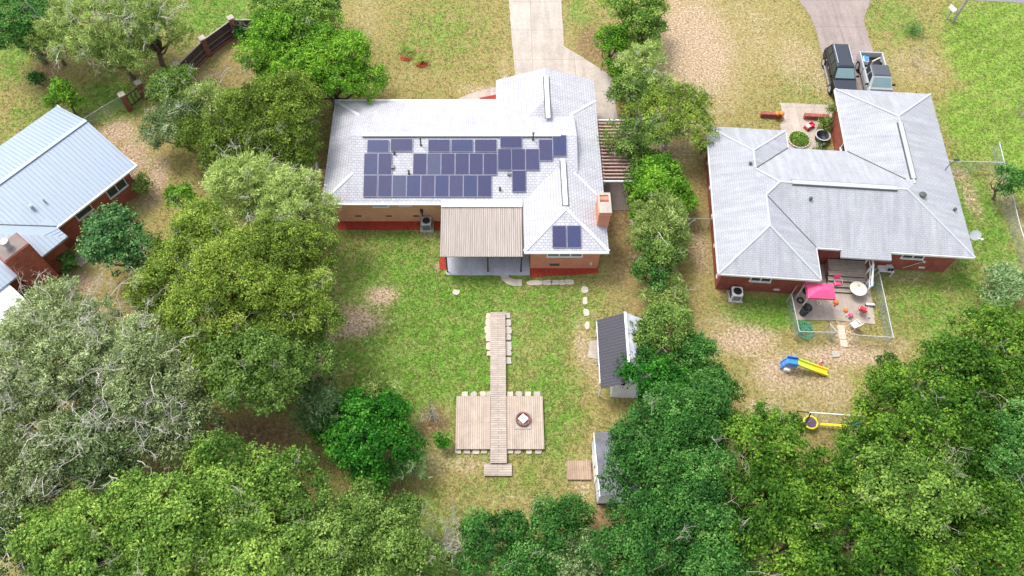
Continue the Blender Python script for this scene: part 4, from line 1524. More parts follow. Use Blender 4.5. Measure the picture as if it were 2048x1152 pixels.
# patio clutter --------------------------------------------------------------
a, b_, c_, d_ = P(1614, 566, 2.1), P(1669, 567, 2.1), P(1669, 598, 2.1), P(1614, 596, 2.1)
cc = (a + b_ + c_ + d_) / 4
t = thing('canopy', 'bright pink square canopy on thin poles over the fenced patio', 'canopy', (cc.x, cc.y, .05), R(-3))
w, d = (b_.x - a.x) / 2, (a.y - d_.y) / 2
mb = MB()
top = (0, 0, 2.5)
i1 = [(-w * .35, -d * .35, 2.4), (w * .35, -d * .35, 2.4), (w * .35, d * .35, 2.4), (-w * .35, d * .35, 2.4)]
o1 = [(-w, -d, 2.06), (w, -d, 2.06), (w, d, 2.06), (-w, d, 2.06)]
for k in range(4):
    e, f_ = (k + 1) % 4, k
    mb.poly(i1[f_], i1[e], top)
    mid = ((o1[f_][0] + o1[e][0]) / 2 * .97, (o1[f_][1] + o1[e][1]) / 2 * .97, 2.09)
    mb.poly(o1[f_], mid, i1[f_])
    mb.poly(mid, o1[e], i1[e])
    mb.poly(mid, i1[e], i1[f_])
mb.build('canopy_top', M['pink'], t)
mb = MB()
for k in range(4):
    p, q = o1[k], o1[(k + 1) % 4]
    mb.poly(p, q, (q[0] * 1.01, q[1] * 1.01, 1.86), (p[0] * 1.01, p[1] * 1.01, 1.86))
mb.build('valance', M['pink'], t)
for p in o1:
    mb = MB()
    mb.tube([(p[0] * .97, p[1] * .97, 0), (p[0] * .97, p[1] * .97, 2.07)], .025, 6)
    mb.build('pole', M['whiteplastic'], t)


def chair(px, py, label, mat, rz, frame='steel', z=.045, s=1.0):
    c = P(px, py)
    t = thing('patio_chair', label, 'chair', (c.x, c.y, z), rz, 'patio chairs')
    mb = MB()
    mb.obox((0, 0, .42 * s), .5 * s, .48 * s, .04)
    mb.build('seat', M[mat], t, bevel=.01)
    mb = MB()
    mb.obox((0, .27 * s, .68 * s), .5 * s, .04, .5 * s, rx=R(-14))
    mb.build('backrest', M[mat], t, bevel=.01)
    for sx in (-.23, .23):
        for sy in (-.22, .22):
            mb = MB()
            mb.tube([(sx * s, sy * s, .41 * s), (sx * 1.1 * s, sy * 1.15 * s, 0)], .018, 6)
            mb.build('leg', M[frame], t)
    for sx in (-.26, .26):
        mb = MB()
        mb.tube([(sx * s, -.24 * s, .42 * s), (sx * s, -.24 * s, .62 * s), (sx * s, .26 * s, .64 * s)], .02, 6)
        mb.build('armrest', M[frame], t)
    return t


chair(1720, 625, 'red folding chair standing open on the patio', 'red', R(150))
chair(1669, 571, 'pink chair under the corner of the pink canopy by the steps', 'pink', R(10))
chair(1705, 655, 'white garden chair tipped on the grass in front of the patio', 'whiteplastic', R(-150), 'whiteplastic', .02)
c = P(1708, 588)
t = thing('garden_table', 'round cream garden table in the middle of the fenced patio', 'table', (c.x, c.y, .045))
mb = MB()
mb.lathe([(.56, .70), (.58, .71), (.58, .74), (.05, .75)], n=28)
mb.build('tabletop', M['cream'], t)
mb = MB()
mb.tube([(0, 0, .1), (0, 0, .7)], .05, 8)
mb.build('pedestal', M['greymetal'], t)
for k in range(4):
    a = k * math.pi / 2 + .4
    mb = MB()
    mb.tube([(0, 0, .16), (math.cos(a) * .34, math.sin(a) * .34, 0)], .025, 6)
    mb.build('leg', M['greymetal'], t)
tag(MB().lathe([(.07, 0), (.08, .1), (.02, .12)], n=12).build('flower_pot', M['wood_plank'], None, loc=(c.x + .05, c.y + .25, .8)), 'small tan pot on the round cream garden table', 'pot')
c = P(1605, 628)
t = thing('trash_can', 'black open trash can at the left patio fence', 'trash can', (c.x, c.y, .045))
mb = MB()
mb.lathe([(.24, 0), (.32, .85), (.28, .85), (.22, .1), (.02, .1)], n=20)
mb.build('bin', M['black'], t, smooth=True)
mb = MB()
mb.lathe([(.32, .83), (.36, .85), (.36, .89), (.31, .89)], n=20, ends=(False, False))
mb.build('rim', M['blacksteel'], t)
c = P(1606, 592)
t = thing('kettle_grill', 'black round kettle grill left of the pink canopy', 'grill', (c.x, c.y, .045))
mb = MB()
mb.lathe([(.04, .45), (.2, .5), (.29, .68), (.29, .74), (.22, .88), (.05, .94)], n=20)
mb.build('bowl', M['black'], t, smooth=True)
for k in range(3):
    a = k * 2.09
    mb = MB()
    mb.tube([(math.cos(a) * .15, math.sin(a) * .15, .52), (math.cos(a) * .3, math.sin(a) * .3, 0)], .015, 6)
    mb.build('leg', M['steel'], t)


def torus(mb, c, r, t_, n=24, m=8, rx=0.0):
    v, f = [], []
    mt = Matrix.Translation(c) @ Matrix.Rotation(rx, 4, 'X')
    for i in range(n):
        a = 2 * math.pi * i / n
        for j in range(m):
            b = 2 * math.pi * j / m
            v.append(mt @ Vector(((r + t_ * math.cos(b)) * math.cos(a), (r + t_ * math.cos(b)) * math.sin(a), t_ * math.sin(b))))
    for i in range(n):
        for j in range(m):
            f.append((i * m + j, ((i + 1) % n) * m + j, ((i + 1) % n) * m + (j + 1) % m, i * m + (j + 1) % m))
    return mb.add(v, f)


c = P(1600, 602)
tag(torus(MB(), (0, 0, .06), .2, .05).build('bicycle_tyre', M['tyre'], None, True, loc=(c.x, c.y, .045)), 'small dark tyre lying on the patio between grill and trash can', 'tyre')
c = P(1636, 607)
tag(torus(MB(), (0, 0, .06), .13, .05).build('toy_ring', M['cream'], None, True, loc=(c.x, c.y, .045)), 'pale toy ring on the patio below the pink canopy', 'toy')
c = P(1737, 570)
t = thing('storage_box', 'light blue box with white lid at the top right of the patio', 'box', (c.x, c.y, .045), R(-20))
MB().box(-.26, .26, -.18, .18, 0, .3).build('box_body', M['cyan'], t, bevel=.02)
MB().box(-.2, .2, -.12, .12, .301, .33).build('lid', M['whiteplastic'], t)
c = P(1738, 612)
t = thing('toy_scooter', 'white and purple ride-on toy at the right edge of the patio', 'toy', (c.x, c.y, .045), R(-5))
MB().obox((0, 0, .2), .6, .16, .12).build('body', M['whiteplastic'], t, bevel=.04)
MB().tube([(.24, 0, .2), (.26, 0, .5), (.26, -.14, .5), (.26, .14, .5)], .02).build('handlebar', M['purple'], t)
for x in (-.24, .26):
    MB().tube([(x, -.04, .1), (x, .04, .1)], .1, 12).build('wheel', M['purple'], t)
c = P(1698, 634)
t = thing('doll_stroller', 'small pink doll stroller beside the red chair', 'toy', (c.x, c.y, .045), R(30))
MB().obox((0, 0, .26), .34, .22, .05, ry=R(12)).build('seat', M['pink'], t)
MB().obox((-.17, 0, .36), .05, .22, .24, ry=R(-20)).build('backrest', M['pink'], t)
for sx in (-.15, .17):
    for sy in (-.11, .11):
        MB().tube([(sx, sy - .015, .05), (sx, sy + .015, .05)], .05, 10).build('wheel', M['black'], t)
    MB().tube([(sx, 0, .05), (-sx * .5, 0, .32)], .012).build('leg', M['steel'], t)
c = P(1668, 612)
tag(MB().lathe([(.05, 0), (.07, .12), (.05, .14)], n=12).build('cup', M['red'], None, loc=(c.x, c.y, .045)), 'tiny red cup on the patio below the pumpkin by the canopy', 'cup')
c = P(1736, 636)
tag(MB().lathe([(.06, 0), (.08, .14), (.06, .16)], n=12).build('flower_pot', M['greymetal'], None, loc=(c.x, c.y, .045)), 'small grey pot near the right front corner of the patio', 'pot')
# green hose heap
c = P(1609, 662)
rng = np.random.default_rng(3)
pts = []
hx, hy, hd = 0.0, 0.0, 0.0
for k in range(420):
    hd += .34 + rng.normal(0, .28)
    if hx * hx * 1.7 + hy * hy > .55:
        hd = math.atan2(-hy, -hx) + rng.normal(0, .5)
    hx += .1 * math.cos(hd)
    hy += .1 * math.sin(hd)
    pts.append((hx, hy, .04 + .16 * abs(math.sin(k * .13)) * (1 - min(1, hx * hx + hy * hy)) + rng.uniform(0, .03)))
tag(MB().tube(pts, .018, 5).build('garden_hose', M['hose'], None, True, loc=c), 'tangled heap of green hose in the lower left corner of the patio fence', 'hose')
for k, (px, py) in enumerate([(1682, 658), (1684, 672), (1687, 687)]):
    c = P(px, py)
    tag(MB().box(-.24, .24, -.27, .27, 0, .06).build('paving_slab', M['wood_plank'], None, loc=c, rotz=R(-5), bevel=.01), ['tan slab nearest the patio in the gateway path', 'middle tan slab of the gateway path', 'lowest tan slab of the gateway path'][k], 'slab', 'slabs of the gateway path')
c = P(1671, 709)
tag(MB().box(-.26, .26, -.22, .22, 0, .1).build('paving_slab', M['paver'], None, loc=c, rotz=R(4), bevel=.02), 'grey speckled slab on bare soil below the gateway path', 'slab')
# bench and meter by the right rear wall
c = m2 @ Vector((12.55, 2.75, 0))
t = thing('side_table', 'pale slatted side table against the red wall right of the porch steps', 'table', c, YAW2)
mb = MB()
for k in range(5):
    mb.box(-.55, .55, -.26 + k * .11, -.17 + k * .11, .62, .66)
mb.build('tabletop', M['trim_old'], t)
for x in (-.48, .48):
    for y in (-.22, .22):
        MB().box(x - .03, x + .03, y - .03, y + .03, 0, .62).build('leg', M['trim_old'], t)
for k, x in enumerate((.1, .32)):
    q = m2 @ Vector((12.6 + x, 2.62, .66))
    tag(MB().lathe([(.07, 0), (.09, .12), (.09, .2), (.06, .22)], n=12).build('jar', M['black'], None, loc=q), ['left of two dark jars on the pale side table', 'right of two dark jars on the pale side table'][k], 'jar', 'jars on the side table')
# satellite dish
q = P(1950, 471, 2.7)
t = thing('satellite_dish', 'grey satellite dish beyond the right edge of the grey roof', 'satellite dish', (q.x, q.y, 0))
mb = MB()
nn = 24
v, f = [], []
rot = Matrix.Translation((0, 0, 2.75)) @ Matrix.Rotation(R(-30), 4, 'Y') @ Matrix.Rotation(R(40), 4, 'X')
for i in range(6):
    r_ = .36 * i / 5
    for k in range(nn):
        a = 2 * math.pi * k / nn
        v.append(rot @ Vector((r_ * math.cos(a), r_ * math.sin(a), .3 * r_ * r_)))
for i in range(5):
    for k in range(nn):
        f.append((i * nn + k, i * nn + (k + 1) % nn, (i + 1) * nn + (k + 1) % nn, (i + 1) * nn + k))
mb.add(v, f)
mb.build('dish', M['greymetal'], t, True)
MB().tube([(0, 0, 0), (0, 0, 2.4), (-.03, 0, 2.72)], .035, 8).build('mast', M['steel'], t)
mb = MB()
mb.tube([(0, -.05, 2.6), (.3, -.35, 2.75)], .02)
mb.obox((.33, -.38, 2.78), .12, .12, .1)
mb.build('feed_arm', M['whiteplastic'], t)
MB().tube([(0, 0, 2.45), (-.9, .05, 2.75)], .025).build('wall_bracket', M['steel'], t)

# slide and swing set ---------------------------------------------------------
a, b = P(1577, 722, .9), P(1654, 746, .1)
t = thing('playground_slide', 'blue and yellow plastic slide on the sandy lawn', 'slide', (a.x, a.y, 0), math.atan2(b.y - a.y, b.x - a.x))
ln = math.hypot(b.x - a.x, b.y - a.y)


def chute(mb, x0, x1, z0, z1, w=.19):
    mb.add([(x0, -w, z0), (x1, -w, z1), (x1, w, z1), (x0, w, z0)], [(0, 1, 2, 3)])
    for s in (-1, 1):
        mb.beam((x0, s * (w + .03), z0 + .06), (x1, s * (w + .03), z1 + .06), .06, .2)
    mb.add([(x0, -w, z0 - .06), (x1, -w, z1 - .06), (x1, w, z1 - .06), (x0, w, z0 - .06)], [(0, 1, 2, 3)])


mb = MB()
chute(mb, .62, ln * .62, .92, .48)
mb.build('upper_chute', M['lime'], t)
mb = MB()
chute(mb, ln * .62, ln, .48, .12)
mb.build('lower_chute', M['yellow'], t)
mb = MB()
mb.box(-.1, .62, -.22, .22, .84, .92)
for s in (-1, 1):
    mb.box(-.1, .62, s * .25 - .03, s * .25 + .03, .6, 1.15)
mb.build('platform', M['blue'], t, bevel=.03)
mb = MB()
for s in (-1, 1):
    mb.beam((-.28, s * .22, 0), (-.08, s * .22, .95), .07, .07)
for k in range(4):
    mb.beam((-.25 + .05 * k, -.22, .16 + k * .22), (-.25 + .05 * k, .22, .16 + k * .22), .08, .05)
mb.build('ladder', M['blue'], t)
MB().obox((.08, -.38, .35), .4, .2, .3).build('seat', M['whiteplastic'], t, bevel=.06)
c = P(1637, 732)
t = thing('tricycle', 'small red and white tricycle just above the yellow slide', 'tricycle', c, R(60))
MB().obox((0, 0, .3), .2, .18, .05).build('seat', M['red'], t, bevel=.02)
mb = MB()
mb.tube([(-.25, 0, .14), (0, 0, .28), (.3, 0, .3), (.34, 0, .5)], .02)
mb.tube([(.34, -.18, .52), (.34, .18, .52)], .02)
mb.build('frame', M['red'], t)
for x, y, r_ in ((.32, 0, .17), (-.25, .17, .12), (-.25, -.17, .12)):
    MB().tube([(x, y - .03, r_), (x, y + .03, r_)], r_, 14).build('wheel', M['whiteplastic'], t)
h_ = 2.0
a, b = P(1622, 825, h_), P(1745, 834, h_)
t = thing('swing_set', 'white framed swing set with yellow ring swing by the trees', 'swing set', (a.x, a.y, 0), math.atan2(b.y - a.y, b.x - a.x))
ln = math.hypot(b.x - a.x, b.y - a.y)
MB().tube([(-.1, 0, h_), (ln + .1, 0, h_)], .045, 8).build('top_bar', M['whiteplastic'], t)
for x in (0, ln):
    for s in (-1, 1):
        MB().tube([(x, 0, h_), (x - .1 if x == 0 else x + .1, s * .85, 0)], .04, 8).build('leg', M['blacksteel'], t)
# ring swing
mb = MB()
torus(mb, (.5, -.05, .5), .42, .06, 28, 8)
rs = mb.build('ring_swing', M['yellow'], t, True)
mb = MB()
mb.lathe([(.02, .47), (.38, .5)], (.5, -.05, 0), 18)
mb.build('seat_cloth', M['purple'], rs)
mb = MB()
for k in range(4):
    an = k * math.pi / 2 + .5
    mb.tube([(.5 + .44 * math.cos(an), -.05 + .44 * math.sin(an), .55), (.5, 0, h_ - .03)], .012, 4)
mb.build('rope', M['steel'], rs)
mb = MB()
for k in range(5):
    x = 1.15 + k * .36
    mb.tube([(x, 0, h_), (x - .06, -.1, .48)], .016, 4)
mb.build('chain', M['whiteplastic'], t)
mb = MB()
mb.obox((1.95, -.1, .45), 1.7, .17, .05)
mb.build('glider_bench', M['yellow'], t, bevel=.03)
c = P(1712, 849)
tag(MB().lathe([(.02, 0), (.2, .06), (.26, .2), (.2, .36), (.02, .42)], n=18).build('toy_ball', M['blue'], None, True, loc=c), 'blue ball at the shaded end of the swing set', 'ball')

# ------------------------------------------------------------------ decks
dz = .30
a, b = P(913, 792, dz), P(1085, 792, dz)
y1, y0 = a.y, P(908, 898, dz).y
wx0, wx1 = 0.02, 1.05


def deck(x0, x1, y0, y1, label, mat, name='deck_platform', z=dz, skirt=.26):
    cx, cy = (x0 + x1) / 2, (y0 + y1) / 2
    t = thing(name, label, 'deck', (cx, cy, 0))
    w, d = (x1 - x0) / 2, (y1 - y0) / 2
    MB().box(-w, w, -d, d, z - .04, z).build('deck_boards', M[mat], t)
    mb = MB()
    mb.box(-w + .03, w - .03, -d + .03, -d + .08, 0, z - .041)
    mb.box(-w + .03, w - .03, d - .08, d - .03, 0, z - .041)
    mb.box(-w + .03, -w + .08, -d + .08, d - .08, 0, z - .041)
    mb.box(w - .08, w - .03, -d + .08, d - .08, 0, z - .041)
    mb.build('skirt', M['wood_red'], t)
    NOGRASS.append([(x0, y0), (x1, y0), (x1, y1), (x0, y1)])
    return t


deck(a.x, wx0 - .03, y0, y1, 'left wooden deck platform, empty, beside the boardwalk', 'deck_y')
deck(wx1 + .03, b.x, y0, y1, 'right wooden deck platform carrying the fire pit', 'deck_y')
deck(wx0, wx1, P(980, 926, dz).y, P(980, 625, dz).y, 'long narrow boardwalk of cross boards through the lawn', 'deck_x', 'boardwalk', dz + .03)
deck(P(968, 951, .2).x, P(1024, 951, .2).x, P(968, 951, .2).y, P(968, 927, .2).y, 'low wooden step board across the bottom end of the boardwalk', 'deck_x', 'step_board', .17)
# fire pit
c = P(1046, 840, dz)
t = thing('fire_pit', 'round brick fire pit with pale lid on the right deck platform', 'fire pit', (c.x, c.y, dz))
MB().box(-.55, .5, -.62, .5, 0.001, .05).build('hearth_pad', M['paver'], t)
mb = MB()
for row in range(2):
    for k in range(14):
        an = 2 * math.pi * (k + .5 * row) / 14
        mb.obox((math.cos(an) * .42, math.sin(an) * .42, .11 + row * .1), .17, .11, .095, an + math.pi / 2)
mb.build('brick_ring', M['brick_fence'], t)
MB().obox((0, 0, .27), .5, .5, .03, R(45)).build('lid', M['steel'], t, bevel=.01)
MB().obox((0, 0, .30), .2, .2, .06, R(45)).build('lid_handle', M['greymetal'], t, bevel=.02)
# log slices and pavers beside the walk and the decks
lg = 'log slices left of the boardwalk'
for i, (px, py, r_) in enumerate([(978, 634, .22), (979, 646, .28), (978, 662, .32), (979, 677, .29), (979, 693, .28), (979, 708, .2)]):
    lb = ['top log slice left of the boardwalk', 'second log slice from the top, left of the boardwalk', 'largest log slice left of the boardwalk', 'palest log slice, fourth down left of the boardwalk', 'fifth log slice down, left of the boardwalk', 'small brown log slice, lowest left of the boardwalk'][i]
    stone(px, py, r_ * 2, r_ * 2, lb, 'log_slice', 'logend' if i != 3 else 'stone', .14, seed=40 + i, group=lg, n=14, cat='log slice')
for i, (px, py, w, d) in enumerate([(1015, 632, .4, .4), (1016, 647, .45, .5), (1016, 662, .5, .55), (1017, 676, .4, .45), (1017, 693, .42, .62), (1016, 707, .5, .42), (1017, 722, .42, .5)]):
    lb = ['topmost pale paver right of the boardwalk', 'second paver down, right of the boardwalk', 'third paver down with pinkish face, right of the boardwalk', 'fourth paver down, right of the boardwalk', 'tallest paver, fifth down right of the boardwalk', 'rounded paver, sixth down right of the boardwalk', 'lowest paver right of the boardwalk'][i]
    stone(px, py, w, d, lb, 'paver', 'paver', .12, seed=60 + i, group='pavers right of the boardwalk', n=8, cat='paver')
ORD = ['first', 'second', 'third', 'fourth']
for pos, xs, py in (('top edge of the left deck platform', (930, 948, 966, 978), 789), ('top edge of the right deck platform', (1020, 1038, 1056, 1074), 789), ('bottom edge of the left deck platform', (916, 934, 952, 968), 903), ('bottom edge of the right deck platform', (1020, 1036, 1058, 1076), 903)):
    for i, px in enumerate(xs):
        stone(px, py, .42, .36, f'{ORD[i]} paver from the left along the {pos}', 'paver', 'paver' if i % 2 else 'stone', .11, seed=90 + i + px, group='pavers edging the ' + pos, n=8, cat='paver')
# ramp of the lower shed
deck(P(1133, 920, .2).x, P(1181, 920, .2).x, P(1133, 959, .2).y, P(1133, 921, .2).y, 'small brown wooden ramp deck in front of the white shed', 'ramp', 'ramp', .2)

# ------------------------------------------------------------------ sheds
# upper shed: dark corrugated slope on the left, grimy pale slope on the right
sx0, sx1, sxr = 7.05, 10.1, 8.78
sy0, sy1 = 19.45, 24.35
sh = thing('garden_shed', 'shed with dark corrugated roof slope half under the trees', 'shed', (8.5, 21.9, 0), R(-1))
So = Vector((-8.5, -21.9, 0))
mb = MB()
mb.box(7.95, 9.75, 19.7, 24.15, 0, 2.2)
off(mb, So).build('wall', M['brick_red2'] if False else M['shed_white'], sh)
mb = MB()
prev = None
nr = 44
for k in range(nr + 1):
    y = sy0 + (sy1 - sy0) * k / nr
    dz_ = .09 if k % 2 else 0
    cur = [(sx0, y, 2.02 + dz_), (sxr, y + .1, 2.95 + dz_), (sxr, y + .1, 2.92 + dz_), (sx0, y, 1.99 + dz_)]
    if prev:
        mb.poly(prev[0], prev[1], cur[1], cur[0])
        mb.poly(prev[3], prev[2], cur[2], cur[3])
    prev = cur
off(mb, So).build('roof_slope', M['corrug_dark'], sh)
mb = MB()
mb.poly((sxr, sy0 + .1, 2.96), (sx1, sy0 + .1, 2.1), (sx1, sy1 + .1, 2.1), (sxr, sy1 + .1, 2.96))
mb.poly((sxr, sy0 + .1, 2.90), (sx1, sy0 + .1, 2.04), (sx1, sy1 + .1, 2.04), (sxr, sy1 + .1, 2.90))
off(mb, So).build('roof_slope', M['shed_roof_grey'], sh)['label'] = 'grimy pale roof slope'
mb = MB()
mb.beam((sxr, sy0 + .1, 3.0), (sxr, sy1 + .12, 3.0), .16, .05)
off(mb, So).build('ridge_cap', M['trim_old'], sh)
mb = MB()
mb.box(sx0 - .04, sx0 + .02, sy0 + .4, sy1 - .1, 1.9, 2.0)
off(mb, So).build('gutter', M['trim'], sh)
mb = MB()
mb.poly((7.95, 24.16, 2.2), (9.7, 24.16, 2.2), (8.75, 24.16, 2.85))
mb.poly((7.95, 19.69, 2.2), (9.7, 19.69, 2.2), (8.75, 19.69, 2.85))
off(mb, So).build('gable_end', M['shed_white'], sh)
NOGRASS.append([(7.1, 19.5), (10, 19.5), (10, 24.3), (7.1, 24.3)])
for y in (19.75, 22, 24.1):
    off(MB().box(7.14, 7.22, y - .05, y + .05, 0, 1.95), So).build('post', M['trim_old'], sh)
# lower shed: white front with double doors, grey flat roof
s2 = thing('garden_shed', 'white shed with double doors behind the wooden ramp', 'shed', (6.9, 14.7, 0), R(1.5))
mb = MB()
mb.box(-.42, 2.4, -1.95, 1.75, 0, 2.0)
mb.build('wall', M['shed_white'], s2)
mb = MB()
mb.poly((-.45, 1.85, 2.02), (.95, 1.85, 2.62), (.95, -2.05, 2.62), (-.45, -2.05, 2.02))
mb.poly((.95, 1.85, 2.62), (2.5, 1.85, 2.02), (2.5, -2.05, 2.02), (.95, -2.05, 2.62))
mb.poly((-.45, 1.85, 1.96), (.95, 1.85, 2.56), (.95, -2.05, 2.56), (-.45, -2.05, 1.96))
mb.poly((.95, 1.85, 2.56), (2.5, 1.85, 1.96), (2.5, -2.05, 1.96), (.95, -2.05, 2.56))
mb.build('roof', M['shed_roof_dark'], s2)
mb = MB()
for y in (-1.96, 1.76):
    mb.poly((-.42, y, 2.0), (2.4, y, 2.0), (.95, y, 2.56))
mb.build('gable_end', M['shed_white'], s2)
mb = MB()
mb.beam((-.48, -2.06, 2.0), (-.48, 1.86, 2.0), .05, .14)
mb.build('fascia', M['trim'], s2)
for y0_, y1_ in ((-.75, .12), (.16, 1.05)):
    MB().box(-.46, -.423, y0_, y1_, .1, 1.9).build('door', M['trim'], s2)
MB().box(-.5, -.462, .0, .08, .9, 1.15).build('door_handle', M['blacksteel'], s2)
MB().box(-.45, 2.43, -2.0, 1.8, 0, .09).build('base_rail', M['blacksteel'], s2)
NOGRASS.append([(6.4, 12.7), (9.3, 12.7), (9.3, 16.6), (6.4, 16.6)])

# ------------------------------------------------------------------ left house with metal roof
ANG3 = math.atan2(.785, .62)
B3 = Vector((-25.9, 36.65, 0))
h3 = thing('brick_house', 'red brick house with pale blue ribbed metal roof, set at an angle', 'house', B3, ANG3)
m3 = Matrix.Translation(B3) @ Matrix.Rotation(ANG3, 4, 'Z')
m3i = m3.inverted()
# local x runs along the ridge (0 at the gable end, negative inward), local y towards the street side
mb = MB()
mb.box(-20, -.6, .45, 8.9, 0, 2.95)
mb.build('wall', M['brick_red2'], h3)
mb = MB()
mb.box(-20, -7.4, -.85, .46, 0, 2.94)
mb.build('wall', M['brick_red2'], h3)
mb = MB()
hip_roof(mb, -22, 0, 0, 9.32, 3.0, PIT, 'x', 'hip', 'gable', fascia=.15)
hip_roof(mb, -22, -6.95, -1.3, 9.0, 3.006, PIT, 'x', 'hip', 'hip', fascia=.15)
roof3 = mb.build('roof', M['metal_blue'], h3)
NOGRASS.append([tuple((m3 @ Vector(q))[:2]) for q in ((-22, -1.3, 0), (0, -1.3, 0), (0, 9.3, 0), (-22, 9.3, 0))])
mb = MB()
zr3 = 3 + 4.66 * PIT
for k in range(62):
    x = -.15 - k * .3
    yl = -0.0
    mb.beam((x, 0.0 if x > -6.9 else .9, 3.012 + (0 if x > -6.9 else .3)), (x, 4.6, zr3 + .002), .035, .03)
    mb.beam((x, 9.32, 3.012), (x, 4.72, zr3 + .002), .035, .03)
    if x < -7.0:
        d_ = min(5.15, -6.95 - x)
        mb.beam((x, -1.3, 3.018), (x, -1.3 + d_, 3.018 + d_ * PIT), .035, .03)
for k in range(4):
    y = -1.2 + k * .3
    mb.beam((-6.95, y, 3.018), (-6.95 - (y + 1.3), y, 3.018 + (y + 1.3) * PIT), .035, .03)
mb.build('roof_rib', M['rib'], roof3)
mb = MB()
mb.beam((0, 4.66, zr3 + .03), (-20, 4.66, zr3 + .03), .3, .05)
mb.build('ridge_cap', M['metal_blue'], roof3)
mb = MB()
mb.beam((0, 4.82, zr3 + .02), (-20, 4.82, zr3 + .02), .03, .03)
mb.beam((-6.9, -.02, 3.03), (-11.6, 4.66, zr3 + .02), .06, .03)
mb.build('seam', M['vent_dark'], roof3)
mb = MB()
mb.box(-6.95, 0.06, -.13, -.01, 2.86, 3.0)
mb.box(.01, .07, -.13, 9.4, 2.84, 2.99)
mb.build('gutter', M['trim'], roof3)


def on_roof3(px, py):
    z = 3.6
    for _ in range(25):
        q = m3i @ P(px, py, z)
        z = .5 * z + .5 * (3 + PIT * max(0, min(q.y, 9.32 - q.y)))
    return m3i @ P(px, py, z)


for px, py, r_ in ((91, 405, .06), (66, 417, .12)):
    q = on_roof3(px, py)
    MB().lathe([(r_ * 1.4, -.05), (r_, .04), (r_, .35), (r_ * 1.3, .36), (r_ * .3, .45)], q, 12).build('vent_pipe', M['greymetal'], roof3)
window(h3, -2.7, -1.2, .45, 1.5, 2.45, Z, 2, 'trim_old')
window(h3, -5.4, -4.2, .45, 1.75, 2.45, Z, 1, 'trim_old')
# outside chimney: find its height from the ground point and top edge
mb = MB()
mb.box(-11.0, -9.1, -1.55, -.1, 0, 4.9)
ch = mb.build('chimney', M['brick_red2'], h3)
MB().box(-10.93, -9.17, -1.48, -.17, 4.901, 4.96).build('chimney_cap', M['concrete_brown'], ch)
MB().lathe([(.2, 0), (.2, .45), (.27, .47), (.27, .72), (.05, .78)], (-10.1, -.8, 4.96), 16).build('flue', M['greymetal'], ch)
MB().box(-11.2, -9.0, -1.75, -1.56, 0, .12).build('chimney_foot', M['trim_old'], ch)
# sunroom with white flat roof
mb = MB()
mb.box(-17, -12.3, -2.9, -.86, 0, 1.2)
mb.build('sunroom_wall', M['brick_red2'], h3)
mb = MB()
mb.poly((-17.2, -3.2, 2.5), (-11.75, -3.2, 2.5), (-11.75, -.6, 2.95), (-17.2, -.6, 2.95))
mb.poly((-17.2, -3.2, 2.4), (-11.75, -3.2, 2.4), (-11.75, -.6, 2.85), (-17.2, -.6, 2.85))
mb.poly((-17.2, -3.2, 2.5), (-11.75, -3.2, 2.5), (-11.75, -3.2, 2.4), (-17.2, -3.2, 2.4))
mb.poly((-11.75, -.6, 2.95), (-11.75, -3.2, 2.5), (-11.75, -3.2, 2.4), (-11.75, -.6, 2.85))
mb.build('sunroom_roof', M['trim'], h3)
MB().box(-16.95, -12.35, -2.85, -2.8, 1.3, 2.38).build('sunroom_glass', M['glass'], h3)
mb = MB()
mb.box(-17, -12.25, -2.98, -2.78, 1.201, 1.3)
for x in (-12.4, -14, -15.6):
    mb.box(x - .06, x + .06, -2.92, -2.78, 1.3, 2.4)
mb.build('sunroom_frame', M['trim_old'], h3)
# side door steps at the jog
c = m3 @ Vector((-7.15, -.9, 0))
tag(MB().box(-.5, .5, -.4, .4, 0, .3).box(-.5, .5, -.7, -.4, 0, .15).build('door_step', M['concrete_pale'], None, loc=c, rotz=ANG3), 'pale concrete door step in the corner of the metal-roofed house', 'steps')
c = P(150, 483)
t = thing('toy_car', 'yellow and white toy by the red wall above the dark shrub', 'toy', c, R(40))
MB().obox((0, 0, .22), .6, .36, .2).build('body', M['yellow'], t, bevel=.06)
MB().obox((-.05, 0, .42), .3, .3, .18).build('cab', M['whiteplastic'], t, bevel=.05)
for sx in (-.2, .2):
    for sy in (-.19, .19):
        MB().tube([(sx, sy - .03, .1), (sx, sy + .03, .1)], .1, 12).build('wheel', M['black'], t)

# brick pier fence at the top left ------------------------------------------------
def pier_fence(label, tops, h=1.9):
    t0 = P(*tops[0], h)
    t = thing('brick_pier_fence', label, 'fence', (t0.x, t0.y, 0))
    pts = [P(a, b, h) - Vector((t0.x, t0.y, h)) for a, b in tops]
    for p in pts[:-1]:
        mb = MB()
        mb.obox((p.x, p.y, h / 2), .42, .42, h, R(38))
        pr_ = mb.build('brick_pier', M['brick_fence'], t)
        mb = MB()
        mb.obox((p.x, p.y, h + .05), .54, .54, .1, R(38))
        mb.build('pier_cap', M['concrete_pale'], pr_)
    for p, q in zip(pts[:-1], pts[1:]):
        d = (q - p).normalized()
        n = Vector((-d.y, d.x, 0))
        MB().beam(p + d * .25 + Vector((0, 0, .92)), q - d * .25 + Vector((0, 0, .92)), .05, 1.5).build('board_panel', M['wood_fence'], t)
        mb = MB()
        mb.beam(p + d * .25 + Vector((0, 0, h - .2)), q - d * .25 + Vector((0, 0, h - .2)), .1, .06)
        mb.build('top_rail', M['wood_pole'], t)
        mb = MB()
        for zz in (.45, .95):
            mb.beam(p + d * .25 - n * .06 + Vector((0, 0, zz)), q - d * .25 - n * .06 + Vector((0, 0, zz)), .06, .09)
        mb.build('mid_rail', M['wood_rail'], t)
        MB().beam(p + d * .2 + Vector((0, 0, .1)), q - d * .2 + Vector((0, 0, .1)), .3, .2).build('brick_plinth', M['brick_fence'], t)


